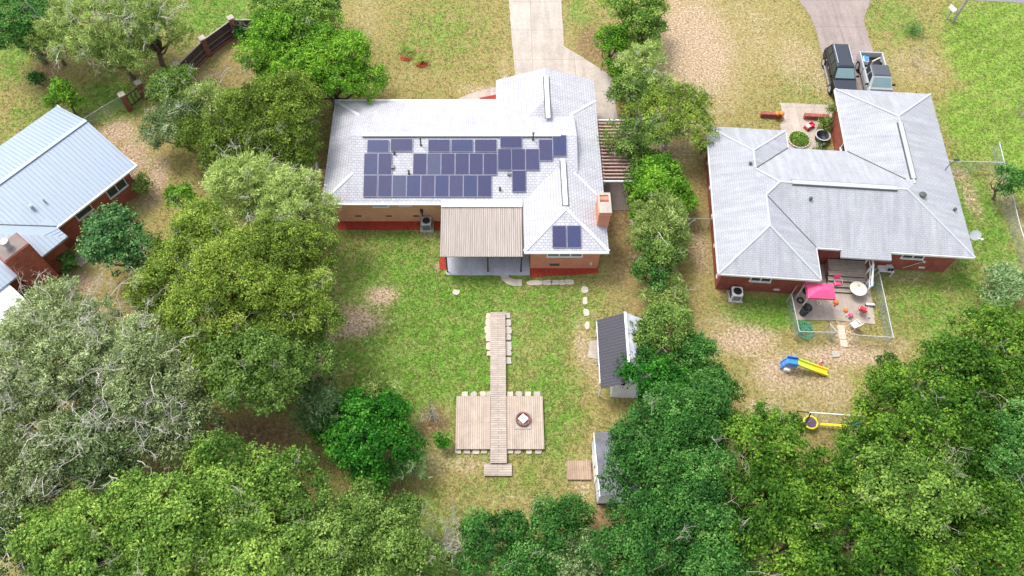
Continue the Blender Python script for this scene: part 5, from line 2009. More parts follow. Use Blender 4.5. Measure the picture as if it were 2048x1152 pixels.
pier_fence('dark board fence with brick piers across the top left lawn', [(352, 128), (404, 77), (461, 36), (525, 36)])
a, b = P(242, 188, 1.8), P(275, 164, 1.8)
t = thing('brick_gate', 'pair of brick gate piers with open frame gate near the metal roof', 'gate', (a.x, a.y, 0))
v = b - a
for p in (Vector((0, 0, 0)), Vector((v.x, v.y, 0))):
    pr_ = MB().obox((p.x, p.y, .85), .42, .42, 1.7, R(38)).build('brick_pier', M['brick_fence'], t)
    MB().obox((p.x, p.y, 1.75), .52, .52, .1, R(38)).build('pier_cap', M['concrete_pale'], pr_)
mb = MB()
d = Vector((v.x, v.y, 0))
for z in (.3, 1.35):
    mb.beam(d * .16 + Vector((0, 0, z)), d * .84 + Vector((0, 0, z)), .06, .08)
for k in range(4):
    q = d * (.18 + .215 * k)
    mb.beam(q + Vector((0, 0, .12)), q + Vector((0, 0, 1.4)), .05, .05)
mb.build('gate_frame', M['wood_fence'], t)

# ------------------------------------------------------------------ vehicles
def loft(mb, secs):
    """secs: list of rings of equal length"""
    n = len(secs[0])
    v = [p for s in secs for p in s]
    f = []
    for i in range(len(secs) - 1):
        for k in range(n):
            f.append((i * n + k, i * n + (k + 1) % n, (i + 1) * n + (k + 1) % n, (i + 1) * n + k))
    f += [tuple(range(n)), tuple(range((len(secs) - 1) * n, len(secs) * n))]
    return mb.add(v, f)


def ring(y, w0, w1, w2, z0, z1, z2):
    return [(-w0, y, z0), (-w1, y, z1), (-w2, y, z2), (w2, y, z2), (w1, y, z1), (w0, y, z0)]


def wheels(t, xs, ys, r=.39):
    for y in ys:
        for s in (-1, 1):
            mb = MB()
            x = s * xs
            mb.tube([(x - .12, y, r), (x + .12, y, r)], r, 20)
            w = mb.build('wheel', M['tyre'], t, bevel=.03)
            mb = MB()
            xo = x + s * .122
            mb.tube([(xo - s * .01, y, r), (xo + s * .012, y, r)], r * .62, 16)
            mb.build('rim', M['rim'], w)
            mb = MB()
            for k in range(5):
                an = 2 * math.pi * k / 5
                mb.beam((xo + s * .014, y, r), (xo + s * .014, y + math.cos(an) * r * .58, r + math.sin(an) * r * .58), .05, .02, (1, 0, 0))
            mb.build('spoke', M['greymetal'], w)


def suv():
    # front faces -y
    a, b = P(1672, 100, 1.0), P(1690, 186, 1.0)
    c = (a + b) / 2
    t = thing('parked_suv', 'black sport utility vehicle with roof rails parked left of the pickup', 'car', (29.0, 48.15, 0.03), math.atan2(-(b.x - a.x), -(b.y - a.y)) * -1 if False else R(-2.5), 'cars on the driveway')
    S = [(-2.55, .80, .86, .72, .38, .62, .72), (-2.42, .90, .95, .84, .30, .72, .98), (-1.6, .95, .99, .90, .28, .80, 1.08), (-1.25, .95, 1.0, .92, .28, .84, 1.12), (0, .95, 1.0, .93, .28, .86, 1.14), (1.6, .95, 1.0, .93, .28, .88, 1.14), (2.35, .93, .98, .90, .32, .88, 1.14), (2.55, .88, .92, .84, .45, .85, 1.08)]
    MB_ = loft(MB(), [ring(*s) for s in S])
    MB_.build('body', M['carside'], t, smooth=False, bevel=.05)
    mb = MB()
    loft(mb, [[(-.84, -2.4, .975), (-.84, -2.4, 1.0), (.84, -2.4, 1.0), (.84, -2.4, .975)], [(-.9, -1.25, 1.10), (-.9, -1.25, 1.135), (.9, -1.25, 1.135), (.9, -1.25, 1.10)]])
    mb.build('bonnet', M['carblack'], t, bevel=.02)
    # cabin
    mb = loft(MB(), [[(-.88, -1.2, 1.12), (-.88, 2.42, 1.12), (.88, 2.42, 1.12), (.88, -1.2, 1.12)], [(-.70, -.42, 1.78), (-.68, 2.22, 1.78), (.68, 2.22, 1.78), (.70, -.42, 1.78)]])
    mb.build('cabin', M['carside'], t, bevel=.04)
    mb = loft(MB(), [[(-.69, -.4, 1.775), (-.67, 2.2, 1.775), (.67, 2.2, 1.775), (.69, -.4, 1.775)], [(-.62, -.3, 1.85), (-.6, 2.1, 1.85), (.6, 2.1, 1.85), (.62, -.3, 1.85)]])
    mb.build('roof_panel', M['carblack'], t, bevel=.02)
    # glass: windscreen, sides, rear
    def pane(name, q, mat='glass_car', k=.012):
        v = [Vector(p) for p in q]
        n = (v[1] - v[0]).cross(v[2] - v[0]).normalized()
        c0 = Vector((0, .5, 1.3))
        if n.dot(v[0] - c0) < 0:
            n = -n
        MB().add([p + n * k for p in v] + [p + n * .002 for p in v], [(0, 1, 2, 3), (0, 1, 5, 4), (1, 2, 6, 5), (2, 3, 7, 6), (3, 0, 4, 7)]).build(name, M[mat], t)
    pane('windscreen', [(-.80, -1.10, 1.2), (.80, -1.10, 1.2), (.66, -.50, 1.72), (-.66, -.50, 1.72)])
    pane('rear_window', [(-.72, 2.36, 1.3), (.72, 2.36, 1.3), (.62, 2.25, 1.7), (-.62, 2.25, 1.7)], 'glass')
    for s in (-1, 1):
        for y0_, y1_ in ((-.72, .32), (.42, 1.3), (1.4, 2.15)):
            y0t = max(y0_, -.3)
            pane('side_window', [(s * .845, y0_, 1.22), (s * .845, y1_, 1.22), (s * .715, y1_, 1.70), (s * .722, y0t, 1.70)], 'glass')
        MB().tube([(s * .60, -.1, 1.9), (s * .60, 2.0, 1.9)], .025, 6).tube([(s * .60, .1, 1.83), (s * .60, .1, 1.9)], .02, 6).tube([(s * .60, 1.8, 1.83), (s * .60, 1.8, 1.9)], .02, 6).build('roof_rail', M['rim'], t)
        MB().obox((s * 1.08, -.85, 1.2), .24, .12, .16).build('mirror', M['carside'], t, bevel=.03)
        MB().obox((s * .66, -2.47, .82), .34, .12, .16).build('headlight', M['lamp_white'], t, bevel=.02)
        MB().box(s * 1.0 - .04, s * 1.0 + .04, -1.1, 1.4, .34, .42).build('side_step', M['rim'], t)
        MB().box(s * 1.005 - .012, s * 1.005 + .012, .2, .38, .93, .97).build('door_handle', M['rim'], t)
        MB().box(s * 1.005 - .012, s * 1.005 + .012, 1.1, 1.28, .93, .97).build('door_handle', M['rim'], t)
    wheels(t, .90, (-1.55, 1.5))


def pickup():
    t = thing('pickup_truck', 'pale grey pickup truck with loaded open bed, right of the black car', 'pickup truck', (31.75, 47.35, 0.03), R(-3), 'cars on the driveway')
    S = [(-2.75, .82, .86, .74, .42, .62, .76), (-2.6, .90, .96, .86, .34, .74, 1.0), (-1.5, .94, 1.0, .92, .32, .84, 1.10), (.85, .94, 1.0, .94, .32, .86, 1.12)]
    loft(MB(), [ring(*s) for s in S]).build('body', M['carwhite'], t, bevel=.05)
    loft(MB(), [[(-.85, -2.55, 1.0), (-.85, -2.55, 1.03), (.85, -2.55, 1.03), (.85, -2.55, 1.0)], [(-.9, -1.45, 1.10), (-.9, -1.45, 1.13), (.9, -1.45, 1.13), (.9, -1.45, 1.10)]]).build('bonnet', M['carhood'], t, bevel=.02)
    loft(MB(), [[(-.9, -1.4, 1.1), (-.9, .82, 1.1), (.9, .82, 1.1), (.9, -1.4, 1.1)], [(-.72, -.62, 1.74), (-.71, .66, 1.74), (.71, .66, 1.74), (.72, -.62, 1.74)]]).build('cabin', M['carwhite'], t, bevel=.04)
    loft(MB(), [[(-.71, -.6, 1.735), (-.7, .65, 1.735), (.7, .65, 1.735), (.71, -.6, 1.735)], [(-.63, -.5, 1.80), (-.62, .56, 1.80), (.62, .56, 1.80), (.63, -.5, 1.80)]]).build('roof_panel', M['carhood'], t, bevel=.02)

    def pane(name, q, mat='glass_car', k=.012):
        v = [Vector(p) for p in q]
        n = (v[1] - v[0]).cross(v[2] - v[0]).normalized()
        if n.dot(v[0] - Vector((0, -.3, 1.3))) < 0:
            n = -n
        MB().add([p + n * k for p in v] + [p + n * .002 for p in v], [(0, 1, 2, 3), (0, 1, 5, 4), (1, 2, 6, 5), (2, 3, 7, 6), (3, 0, 4, 7)]).build(name, M[mat], t)
    pane('windscreen', [(-.80, -1.28, 1.2), (.80, -1.28, 1.2), (.67, -.70, 1.69), (-.67, -.70, 1.69)])
    pane('rear_window', [(-.7, .78, 1.25), (.7, .78, 1.25), (.62, .69, 1.66), (-.62, .69, 1.66)], 'glass')
    for s in (-1, 1):
        for y0_, y1_ in ((-.85, .0), (.08, .68)):
            pane('side_window', [(s * .868, y0_, 1.2), (s * .868, y1_, 1.2), (s * .735, y1_, 1.66), (s * .742, max(y0_, -.5), 1.66)], 'glass')
        MB().obox((s * 1.08, -.98, 1.2), .24, .12, .18).build('mirror', M['black'], t, bevel=.03)
        MB().obox((s * .68, -2.66, .85), .32, .12, .18).build('headlight', M['lamp_white'], t, bevel=.02)
        MB().obox((s * .86, 2.86, .85), .12, .06, .3).build('tail_light', M['red'], t, bevel=.01)
    # open bed
    mb = MB()
    mb.box(-.98, -.86, .9, 2.82, .45, 1.12)
    mb.box(.86, .98, .9, 2.82, .45, 1.12)
    mb.box(-.86, .86, 2.72, 2.82, .45, 1.12)
    mb.box(-.86, .86, .9, .98, .45, 1.12)
    bed = mb.build('bed', M['carwhite'], t, bevel=.025)
    MB().box(-.86, .86, .98, 2.72, .5, .58).build('bed_liner', M['black'], bed)
    MB().box(-.95, .95, -2.5, 2.7, .36, .5).build('chassis', M['black'], t)
    wheels(t, .92, (-1.7, 1.85))
    m = Matrix.Translation((31.75, 47.35, .03)) @ Matrix.Rotation(R(-3), 4, 'Z')
    u = thing('cooler_box', 'blue cooler box with white rim in the pickup bed', 'cooler', m @ Vector((-.5, 2.1, .58)), R(-8))
    MB().box(-.22, .22, -.3, .3, 0, .42).build('box_body', M['whiteplastic'], u, bevel=.03)
    MB().box(-.17, .17, -.25, .25, .421, .47).build('lid', M['blue'], u, bevel=.01)
    u = thing('tool_bag', 'purple bag lying behind the cab in the pickup bed', 'bag', m @ Vector((.3, 1.4, .58)), R(15))
    MB().obox((0, 0, .16), .6, .32, .3).build('bag_body', M['purple'], u, bevel=.09)
    MB().tube([(-.2, 0, .3), (-.1, 0, .42), (.1, 0, .42), (.2, 0, .3)], .02).build('handle', M['red'], u)
    u = thing('plank', 'pale plank laid across the pickup bed', 'plank', m @ Vector((.25, 1.95, .9)), R(30))
    tag(u, 'pale plank laid across the pickup bed', 'plank')
    MB().obox((0, 0, .2), .9, .1, .04).build('board', M['wood_plank'], u)
    MB().obox((-.3, 0, .0), .1, .1, .36).build('block', M['wood_plank'], u)
    tag(MB().box(-.16, .16, -.12, .12, 0, .3).box(-.1, .1, -.02, .02, .3, .34).build('fuel_can', M['emeraldplastic'] if 'emeraldplastic' in M else M['hose'], None, loc=m @ Vector((-.55, 2.52, .58)), bevel=.03), 'green fuel can in the rear corner of the pickup bed', 'fuel can')


suv()
pickup()
# dark vehicle only partly inside the top edge
c = P(405, -12)
t = thing('parked_car', 'dark vehicle cut by the top edge above the board fence', 'car', (c.x, c.y + .6, .0), R(91))
loft(MB(), [ring(*s) for s in [(-2.3, .74, .8, .7, .4, .6, .72), (-2.2, .86, .9, .8, .3, .7, .9), (2.1, .86, .92, .82, .3, .8, 1.0), (2.25, .8, .86, .78, .42, .8, .94)]]).build('body', M['brick_red'] if False else M['carside'], t, bevel=.05)
loft(MB(), [[(-.82, -1.1, .95), (-.82, 1.7, .98), (.82, 1.7, .98), (.82, -1.1, .95)], [(-.64, -.4, 1.45), (-.64, 1.2, 1.45), (.64, 1.2, 1.45), (.64, -.4, 1.45)]]).build('cabin', M['glass'], t, bevel=.03)
wheels(t, .85, (-1.4, 1.35), .34)

# utility pole and mailbox
b = P(1906, 43)
t = thing('utility_pole', 'grey utility pole standing at the road edge, top right', 'utility pole', b)
MB().tube([(0, 0, 0), (0, 0, 9.5)], [.15, .11], 10).build('pole', M['wood_pole'], t)
MB().beam((-1.1, 0, 8.9), (1.1, 0, 8.9), .1, .12).build('crossarm', M['wood_pole'], t)
b = P(1893, 38)
t = thing('mailbox', 'white mailbox beside the utility pole', 'mailbox', b, R(20))
MB().box(-.05, .05, -.05, .05, 0, 1.0).build('post', M['wood_pole'], t)
mb = MB()
pr_ = []
for k in range(9):
    an = math.pi * k / 8
    pr_.append((.14 * math.cos(an), .16 + .14 * math.sin(an)))
pr_ += [(-.14, 0), (.14, 0)]
v = [(p[0], y, 1.0 + p[1]) for y in (-.35, .35) for p in pr_]
n = len(pr_)
mb.add(v, [tuple(range(n)), tuple(range(n, 2 * n))] + [(i, (i + 1) % n, (i + 1) % n + n, i + n) for i in range(n)])
mb.build('box_shell', M['whiteplastic'], t)

# ------------------------------------------------------------------ trees, shrubs
TREES = [
    # name, label, px, py, zc, Rh, Rv, kind, lobes, twigs, group
    ('oak_tree', 'dark green tree in the top left corner', 30, 30, 5.0, 3.6, 2.6, 'deep', 12, 4),
    ('oak_tree', 'dark green low limb tree hanging below the top left corner tree', 95, 75, 3.0, 2.2, 2.2, 'greydark', 8, 6),
    ('pecan_tree', 'large grey green tree with bare limbs at the top left, above the gate piers', 175, 62, 4.2, 4.4, 3.4, 'feather', 14, 22),
    ('pecan_tree', 'grey green tree with tangled bare branches left of the board fence', 292, 62, 4.0, 3.2, 3.0, 'feather', 13, 36),
    ('young_tree', 'small bright green tree at the front corner of the metal roof', 125, 190, 2.2, 1.55, 1.5, 'bright', 8, 0),
    ('shrub', 'low dark shrub on the lawn left of the small bright tree', 78, 158, .7, .95, .6, 'deep', 6, 0),
    ('sweetgum_tree', 'bright green tree nearest the front left eave of the solar house', 655, 140, 4.2, 3.9, 3.4, 'bright', 14, 2),
    ('sweetgum_tree', 'bright green tree right of the board fence end', 552, 95, 4.4, 3.4, 3.2, 'bright', 13, 4),
    ('sweetgum_tree', 'bright tree at the top edge left of the front lawn', 600, 30, 5.0, 3.6, 3.0, 'lime', 12, 4),
    ('sweetgum_tree', 'deep green tree at the top edge beside the front lawn', 640, -6, 4.0, 2.2, 2.4, 'deep', 8, 0),
    ('bay_tree', 'bright green tree tucked between its two taller neighbours left of the front lawn', 585, 165, 3.6, 3.0, 2.8, 'bright', 11, 2),
    ('oak_tree', 'big yellow olive tree against the left eave of the solar house', 555, 235, 5.5, 3.9, 3.6, 'olive', 15, 8),
    ('oak_tree', 'olive tree left of the one touching the solar house eave', 455, 275, 4.2, 3.2, 3.2, 'olive', 12, 6),
    ('oak_tree', 'olive tree below the left eave of the solar house front', 560, 310, 4.4, 3.0, 2.6, 'olive', 11, 4),
    ('cherry_laurel', 'dull green vine covered tree beside the dirt path', 355, 250, 2.8, 2.5, 2.8, 'greydark', 11, 8),
    ('cherry_laurel', 'dull green tree just below the board fence', 350, 190, 2.6, 2.2, 2.4, 'mid', 10, 6),
    ('cherry_laurel', 'grey green tree between the dirt path and the olive trees', 418, 205, 2.8, 2.4, 2.6, 'feather', 9, 6),
    ('cedar_tree', 'feathery pale tree left of the rear tan brick wall', 572, 405, 5.0, 3.1, 3.0, 'feather', 13, 6),
    ('cedar_tree', 'feathery pale tree between the olive trees and the rear tan wall', 500, 385, 5.5, 3.0, 2.8, 'feather', 12, 10),
    ('young_tree', 'small bright green tree at the end of the dirt path', 368, 395, 2.4, 1.4, 1.6, 'bright', 7, 0),
    ('magnolia_tree', 'round glossy dark magnolia beside the left house', 238, 487, 3.6, 2.75, 3.2, 'magnolia', 14, 0),
    ('live_oak', 'olive oak crown right of the magnolia', 410, 480, 6.5, 3.0, 2.8, 'olive', 13, 8),
    ('live_oak', 'olive oak crown below and right of the magnolia', 335, 575, 6.0, 2.6, 2.6, 'olive', 11, 6),
    ('live_oak', 'tall yellow olive oak in the middle of the left grove', 465, 560, 8.0, 3.3, 3.2, 'olive', 14, 6),
    ('live_oak', 'olive oak on the lawn side of the grove, level with the red mulch', 585, 500, 6.0, 2.9, 3.0, 'olive', 12, 6),
    ('live_oak', 'olive oak overhanging the lawn level with the covered patio', 595, 610, 6.5, 2.8, 3.0, 'olive', 12, 6),
    ('live_oak', 'olive oak below the middle of the left grove', 405, 660, 7.0, 3.2, 3.0, 'olive', 13, 8),
    ('live_oak', 'olive oak at the lower end of the grove above the brown clearing', 500, 735, 6.5, 3.3, 3.2, 'mid', 14, 10),
    ('live_oak', 'dark olive oak at the lower right of the grove beside the lawn', 585, 720, 5.0, 2.6, 3.0, 'mid', 11, 6),
    ('moss_oak', 'huge pale grey oak with bare twigs at the left edge', 130, 720, 7.0, 4.9, 3.4, 'grey', 18, 70),
    ('moss_oak', 'grey oak crown with bare twigs right of the huge one', 285, 740, 7.0, 3.6, 3.0, 'grey', 14, 46),
    ('moss_oak', 'grey green oak beside the brown clearing', 330, 840, 5.5, 2.9, 2.8, 'grey', 12, 24),
    ('moss_oak', 'grey oak with pale crooked limbs at the lower left edge', 60, 890, 6.5, 4.0, 3.2, 'grey', 15, 50),
    ('moss_oak', 'grey green oak above the yellow green treetops, left', 200, 900, 6.0, 3.1, 2.8, 'greydark', 12, 26),
    ('moss_oak', 'grey oak in the lower left corner', 10, 1060, 5.5, 2.8, 2.8, 'greydark', 11, 16),
    ('sycamore_tree', 'yellow green treetop at the bottom left', 170, 1095, 7.0, 3.3, 2.8, 'lime', 13, 4),
    ('sycamore_tree', 'brightest yellow green treetop, bottom left group', 310, 1050, 7.5, 3.2, 2.8, 'lime', 13, 4),
    ('sycamore_tree', 'yellow green treetop just below the brown clearing', 455, 985, 6.0, 3.1, 2.8, 'lime', 13, 4),
    ('sycamore_tree', 'green treetop right end of the bottom left group', 560, 1000, 5.0, 2.7, 2.6, 'lime', 11, 8),
    ('sycamore_tree', 'green treetop on the bottom edge right of the yellow green ones', 480, 1120, 6.5, 3.2, 2.8, 'lime', 13, 10),
    ('bay_tree', 'mid green treetop on the bottom edge below the round bright tree', 705, 1080, 4.5, 3.1, 2.6, 'mid', 13, 4),
    ('bay_tree', 'mid green treetop on the bottom edge left of the bare shrub', 800, 1095, 4.0, 2.7, 2.4, 'mid', 11, 6),
    ('bay_tree', 'mid green treetop at the bottom edge between two lighter ones', 610, 1125, 5.0, 2.6, 2.4, 'mid', 11, 4),
    ('camphor_tree', 'round bright emerald tree left of the decks', 722, 868, 2.5, 3.25, 2.7, 'emerald', 18, 0),
    ('cedar_tree', 'dark feathery cedar behind the round emerald tree', 640, 815, 2.6, 1.9, 2.2, 'juniper', 9, 0),
    ('cedar_tree', 'pale feathery cedar peeping above the round emerald tree', 745, 795, 2.0, 1.7, 1.5, 'feather', 8, 0),
    ('cedar_tree', 'feathery cedar at the lower right foot of the emerald tree', 825, 930, 1.7, 1.35, 1.8, 'juniper', 7, 0),
    ('shrub', 'small round emerald shrub beside the left deck platform', 886, 880, .8, .62, .8, 'emerald', 7, 0),
    ('shrub', 'small dark juniper at the left edge of the lawn', 655, 635, .6, .75, .6, 'juniper', 6, 0),
    ('holly_tree', 'dark green holly at the bottom edge right of the bare shrub', 985, 1080, 3.0, 2.1, 2.2, 'deep', 9, 0),
    ('holly_tree', 'dark green holly with dull leaves below the white shed ramp', 1110, 1068, 3.0, 2.3, 2.3, 'deep', 10, 6),
    ('holly_tree', 'dark green holly on the bottom edge below the decks', 1050, 1130, 3.0, 2.1, 2.2, 'deep', 10, 2),
    ('holly_tree', 'dark green holly on the bottom edge below the white shed', 1165, 1130, 3.4, 2.0, 2.2, 'greydark', 9, 4),
    ('water_oak', 'rich green oak crown over the white shed', 1310, 925, 6.0, 3.0, 3.0, 'deep', 14, 4),
    ('water_oak', 'rich green oak crown above the white shed, next to the sandy yard', 1385, 850, 6.0, 2.9, 3.0, 'deep', 13, 2),
    ('water_oak', 'green oak crown right of the white shed', 1385, 1000, 6.5, 2.9, 2.8, 'deep', 13, 6),
    ('water_oak', 'green oak crown on the bottom edge right of the brown ground', 1310, 1095, 6.0, 2.9, 2.8, 'deep', 13, 6),
    ('water_oak', 'dark green oak on the bottom edge, centre right', 1410, 1110, 6.0, 2.6, 2.8, 'deep', 12, 4),
    ('laurel_oak', 'olive green oak crown at the lower end of the sandy yard', 1530, 905, 6.0, 2.5, 2.8, 'forest', 12, 2),
    ('laurel_oak', 'olive green oak crown below the first, lower centre right', 1510, 1020, 6.5, 2.7, 2.8, 'forest', 12, 4),
    ('laurel_oak', 'olive green oak on the bottom edge, right of centre', 1560, 1110, 6.0, 2.8, 2.8, 'forest', 12, 4),
    ('laurel_oak', 'green oak crown just below the swing set', 1705, 925, 5.0, 2.6, 2.6, 'forest', 13, 4),
    ('laurel_oak', 'green oak crown right of the small brown gap', 1680, 1000, 6.0, 2.6, 2.8, 'forest', 12, 4),
    ('laurel_oak', 'green oak crown on the bottom edge, left of the yellowish crown', 1690, 1105, 6.5, 2.9, 2.8, 'forest', 13, 4),
    ('laurel_oak', 'green oak crown right of the swing set', 1800, 810, 5.0, 2.5, 2.6, 'forest', 13, 2),
    ('laurel_oak', 'light green oak crown in front of the right fence line', 1900, 755, 7.0, 3.0, 3.0, 'forest', 14, 2),
    ('laurel_oak', 'dark green oak crown at the right edge below the juniper', 1985, 690, 6.0, 2.4, 2.8, 'forest', 11, 2),
    ('laurel_oak', 'green oak crown on the right edge, level with the slide', 2025, 770, 7.0, 2.9, 2.8, 'forest', 12, 4),
    ('laurel_oak', 'light green oak crown in the middle of the lower right grove', 1880, 860, 8.0, 3.1, 3.0, 'forest', 14, 6),
    ('laurel_oak', 'green oak crown on the right edge, level with the decks', 2010, 890, 7.0, 2.9, 2.8, 'deep', 13, 6),
    ('laurel_oak', 'yellowish oak crown with bare twigs, lower right grove', 1830, 985, 7.5, 3.0, 2.8, 'lime', 13, 14),
    ('laurel_oak', 'green oak crown in the lower right grove near the right edge', 1970, 1010, 7.0, 2.9, 2.8, 'forest', 13, 6),
    ('laurel_oak', 'yellow green oak crown on the bottom edge, right', 1845, 1110, 7.0, 2.8, 2.8, 'forest', 12, 6),
    ('laurel_oak', 'green oak crown in the bottom right corner', 2000, 1120, 7.0, 2.9, 2.8, 'forest', 12, 6),
    ('young_tree', 'small round green tree above the swing set end', 1762, 768, 2.2, 1.6, 1.8, 'forest', 8, 0),
    ('young_tree', 'small dark green tree at the left of the lower right grove', 1610, 1000, 4.0, 1.6, 2.0, 'greydark', 8, 4),
    # hedge line between the houses
    ('privet_tree', 'yellow green tree at the top edge between the two driveways', 1265, 10, 3.6, 2.7, 2.6, 'lime', 13, 0),
    ('privet_tree', 'bright green shrub tree below the yellow green one in the hedge', 1225, 95, 2.4, 1.9, 2.2, 'bright', 9, 0),
    ('cedar_tree', 'feathery grey green cedar in the hedge right of the driveway bend', 1285, 130, 3.0, 2.1, 2.6, 'feather', 9, 4),
    ('privet_tree', 'mid green hedge tree beside the driveway pad', 1272, 190, 2.4, 1.9, 2.2, 'mid', 9, 4),
    ('pear_tree', 'sparse olive tree with bare limbs reaching to the grey roof', 1345, 235, 3.4, 3.3, 2.2, 'olive', 13, 22),
    ('pear_tree', 'sparse grey green tree leaning over the pergola', 1262, 275, 3.4, 2.2, 1.9, 'mid', 9, 8),
    ('privet_tree', 'vivid green shrub tree in the hedge right of the pergola', 1318, 362, 2.5, 2.6, 2.4, 'bright', 12, 0),
    ('cedar_tree', 'feathery yellow green cedar below the vivid green hedge shrub', 1318, 440, 2.6, 2.2, 2.4, 'feather', 10, 2),
    ('cedar_tree', 'darker feathery cedar lowest before the golden bush', 1318, 515, 2.2, 1.9, 2.2, 'mid', 9, 4),
    ('privet_tree', 'bright green bush filling the hedge beside the bend of the driveway', 1240, 150, 2.0, 1.6, 1.9, 'bright', 8, 0),
    ('privet_tree', 'mid green bush on the sandy side of the hedge near the top edge', 1300, 70, 2.2, 1.8, 2.1, 'mid', 9, 0),
    ('cedar_tree', 'feathery cedar in the hedge level with the end of the driveway pad', 1300, 185, 2.2, 1.9, 2.2, 'feather', 9, 2),
    ('privet_tree', 'mid green bush in the hedge beside the pergola rafters', 1275, 325, 2.2, 1.6, 1.8, 'mid', 8, 2),
    ('privet_tree', 'bright green bush on the sandy side of the vivid hedge shrub', 1355, 405, 1.8, 1.6, 1.8, 'bright', 8, 0),
    ('privet_tree', 'bright green bush between the vivid hedge shrub and the brown pad', 1285, 405, 1.8, 1.5, 1.8, 'bright', 8, 0),
    ('cedar_tree', 'feathery cedar in the hedge level with the chimney on the house side', 1290, 470, 2.0, 1.6, 1.9, 'feather', 8, 2),
    ('cedar_tree', 'feathery cedar in the hedge beside the short chain link fence', 1347, 470, 2.0, 1.6, 1.9, 'feather', 8, 2),
    ('privet_tree', 'deep green bush at the bottom end of the upper hedge', 1305, 550, 1.8, 1.5, 1.7, 'deep', 8, 2),
    ('privet_tree', 'mid green bush overhanging the grimy slope of the dark-roofed shed', 1288, 668, 2.0, 1.3, 1.8, 'mid', 8, 0),
    ('privet_tree', 'deep green bush against the right wall of the dark-roofed shed', 1290, 715, 2.0, 1.3, 1.8, 'deep', 8, 0),
    ('pecan_tree', 'pale grey green tree below the two larger ones, nearest the gate piers', 235, 100, 3.2, 2.6, 2.4, 'feather', 10, 14),
    ('bay_tree', 'low mid green bush on the bottom edge just left of the bare twigs', 855, 1128, 1.8, 1.7, 1.6, 'mid', 8, 0),
    ('holly_tree', 'low deep green bush on the bottom edge just right of the bare twigs', 940, 1128, 1.6, 1.3, 1.5, 'deep', 7, 0),
    ('shrub', 'golden yellow bush in the hedge right of the shed gable', 1325, 598, 1.2, 1.0, .9, 'gold', 7, 0),
    ('cedar_tree', 'pale feathery bush around the golden bush', 1330, 590, 1.2, 1.8, 1.2, 'feather', 8, 4),
    ('privet_tree', 'deep green tree behind the dark-roofed shed', 1335, 672, 2.6, 2.2, 2.4, 'mid', 10, 4),
    ('privet_tree', 'bright green shrub tree bulging into the sandy yard', 1390, 722, 2.6, 1.9, 2.2, 'deep', 10, 0),
    ('privet_tree', 'bright green tree at the lower end of the dark-roofed shed', 1315, 765, 2.8, 2.2, 2.4, 'emerald', 10, 2),
    ('privet_tree', 'deep green tree between the shed tree and the sandy yard', 1425, 790, 3.2, 2.1, 2.2, 'deep', 10, 0),
    ('shrub', 'dark shrub against the left red wall under the grey eave', 1408, 290, 1.0, .7, .9, 'deep', 6, 0),
    ('holly_tree', 'dark shrub tree on the right side-yard fence', 2018, 362, 2.2, 1.5, 1.8, 'deep', 9, 0),
    ('juniper_bush', 'spiky blue green juniper on the right edge lawn', 2012, 575, 1.2, 1.75, 1.1, 'juniper', 10, 0),
    ('shrub', 'dark shrub against the red wall between chimney and magnolia', 130, 522, 1.0, 1.0, 1.0, 'deep', 7, 0),
    ('shrub', 'small green shrub at the foot of the brick chimney', 64, 592, .5, .5, .5, 'mid', 5, 0),
    ('shrub', 'green shrub at the back corner of the metal-roofed house', 283, 370, 1.0, 1.0, 1.0, 'mid', 7, 0),
    ('shrub', 'leafy shrub in the courtyard beside the brick planter', 1652, 250, .7, .65, .6, 'mid', 7, 0),
    ('shrub', 'pale flowering shrub at the corner of the courtyard planter', 1668, 225, 1.2, .8, .9, 'feather', 6, 4),
    ('shrub', 'dark shrub below the black tub in the courtyard', 1640, 295, .3, .55, .4, 'greydark', 5, 0),
    ('shrub', 'low dark shrub at the foot of the board fence', 480, 60, .8, .9, .7, 'deep', 6, 0),
]
for i, (nm, lb, px, py, zc, rh, rv, kd, lo, tw) in enumerate(TREES):
    cat = {'shrub': 'shrub', 'juniper_bush': 'shrub'}.get(nm, 'tree')
    op = None
    if nm == 'pear_tree':
        op = .45
    if nm == 'moss_oak':
        op = .04
    tree(nm, lb, cat, px, py, zc, rh, rv, kd, 100 + i, lo, tw, {'tree': 'trees round the yards', 'shrub': 'shrubs round the yards'}[cat], op,
         'bark_pale' if kd in ('grey',) or nm == 'pear_tree' else 'bark')


def frond_plant(px, py, label, n, ln, kind, seed, name='sago_palm', group='small palms on the front lawns'):
    rng = np.random.default_rng(seed)
    c = P(px, py)
    t = thing(name, label, 'palm', c, 0, group)
    V, T = [], []
    for k in range(n):
        az = 2 * math.pi * k / n + rng.normal(0, .2)
        el = rng.uniform(.25, 1.1)
        d = np.array([math.cos(az) * math.cos(el), math.sin(az) * math.cos(el), math.sin(el)])
        p = np.array([0, 0, .25])
        for s in range(9):
            d = unit(d + np.array([0, 0, -.09]))
            p = p + d * ln / 9
            side = unit(np.cross(d, [0, 0, 1]))
            for sg in (-1, 1):
                a = unit(d * .5 + side * sg)
                nr = unit(np.cross(a, d) * sg + rng.normal(0, .2, 3))
                V.append(leaves((p + a * .1)[None], a[None], nr[None], .26, .05, rng)[0])
                T.append(rng.uniform(.1, .9))
    quad_mesh('frond', np.array(V), np.array(T), LEAF[kind], t)
    MB().tube([(0, 0, -.05), (0, 0, .3)], [.12, .09], 8).build('trunk', M['bark'], t)


frond_plant(812, 108, 'taller green palm in red mulch on the front lawn', 16, .85, 'palm', 1)
frond_plant(843, 124, 'smaller straw coloured palm in red mulch on the front lawn', 12, .6, 'palm', 2)
frond_plant(1824, 66, 'dark green palm on the lawn right of the second driveway', 18, .9, 'deep', 3)


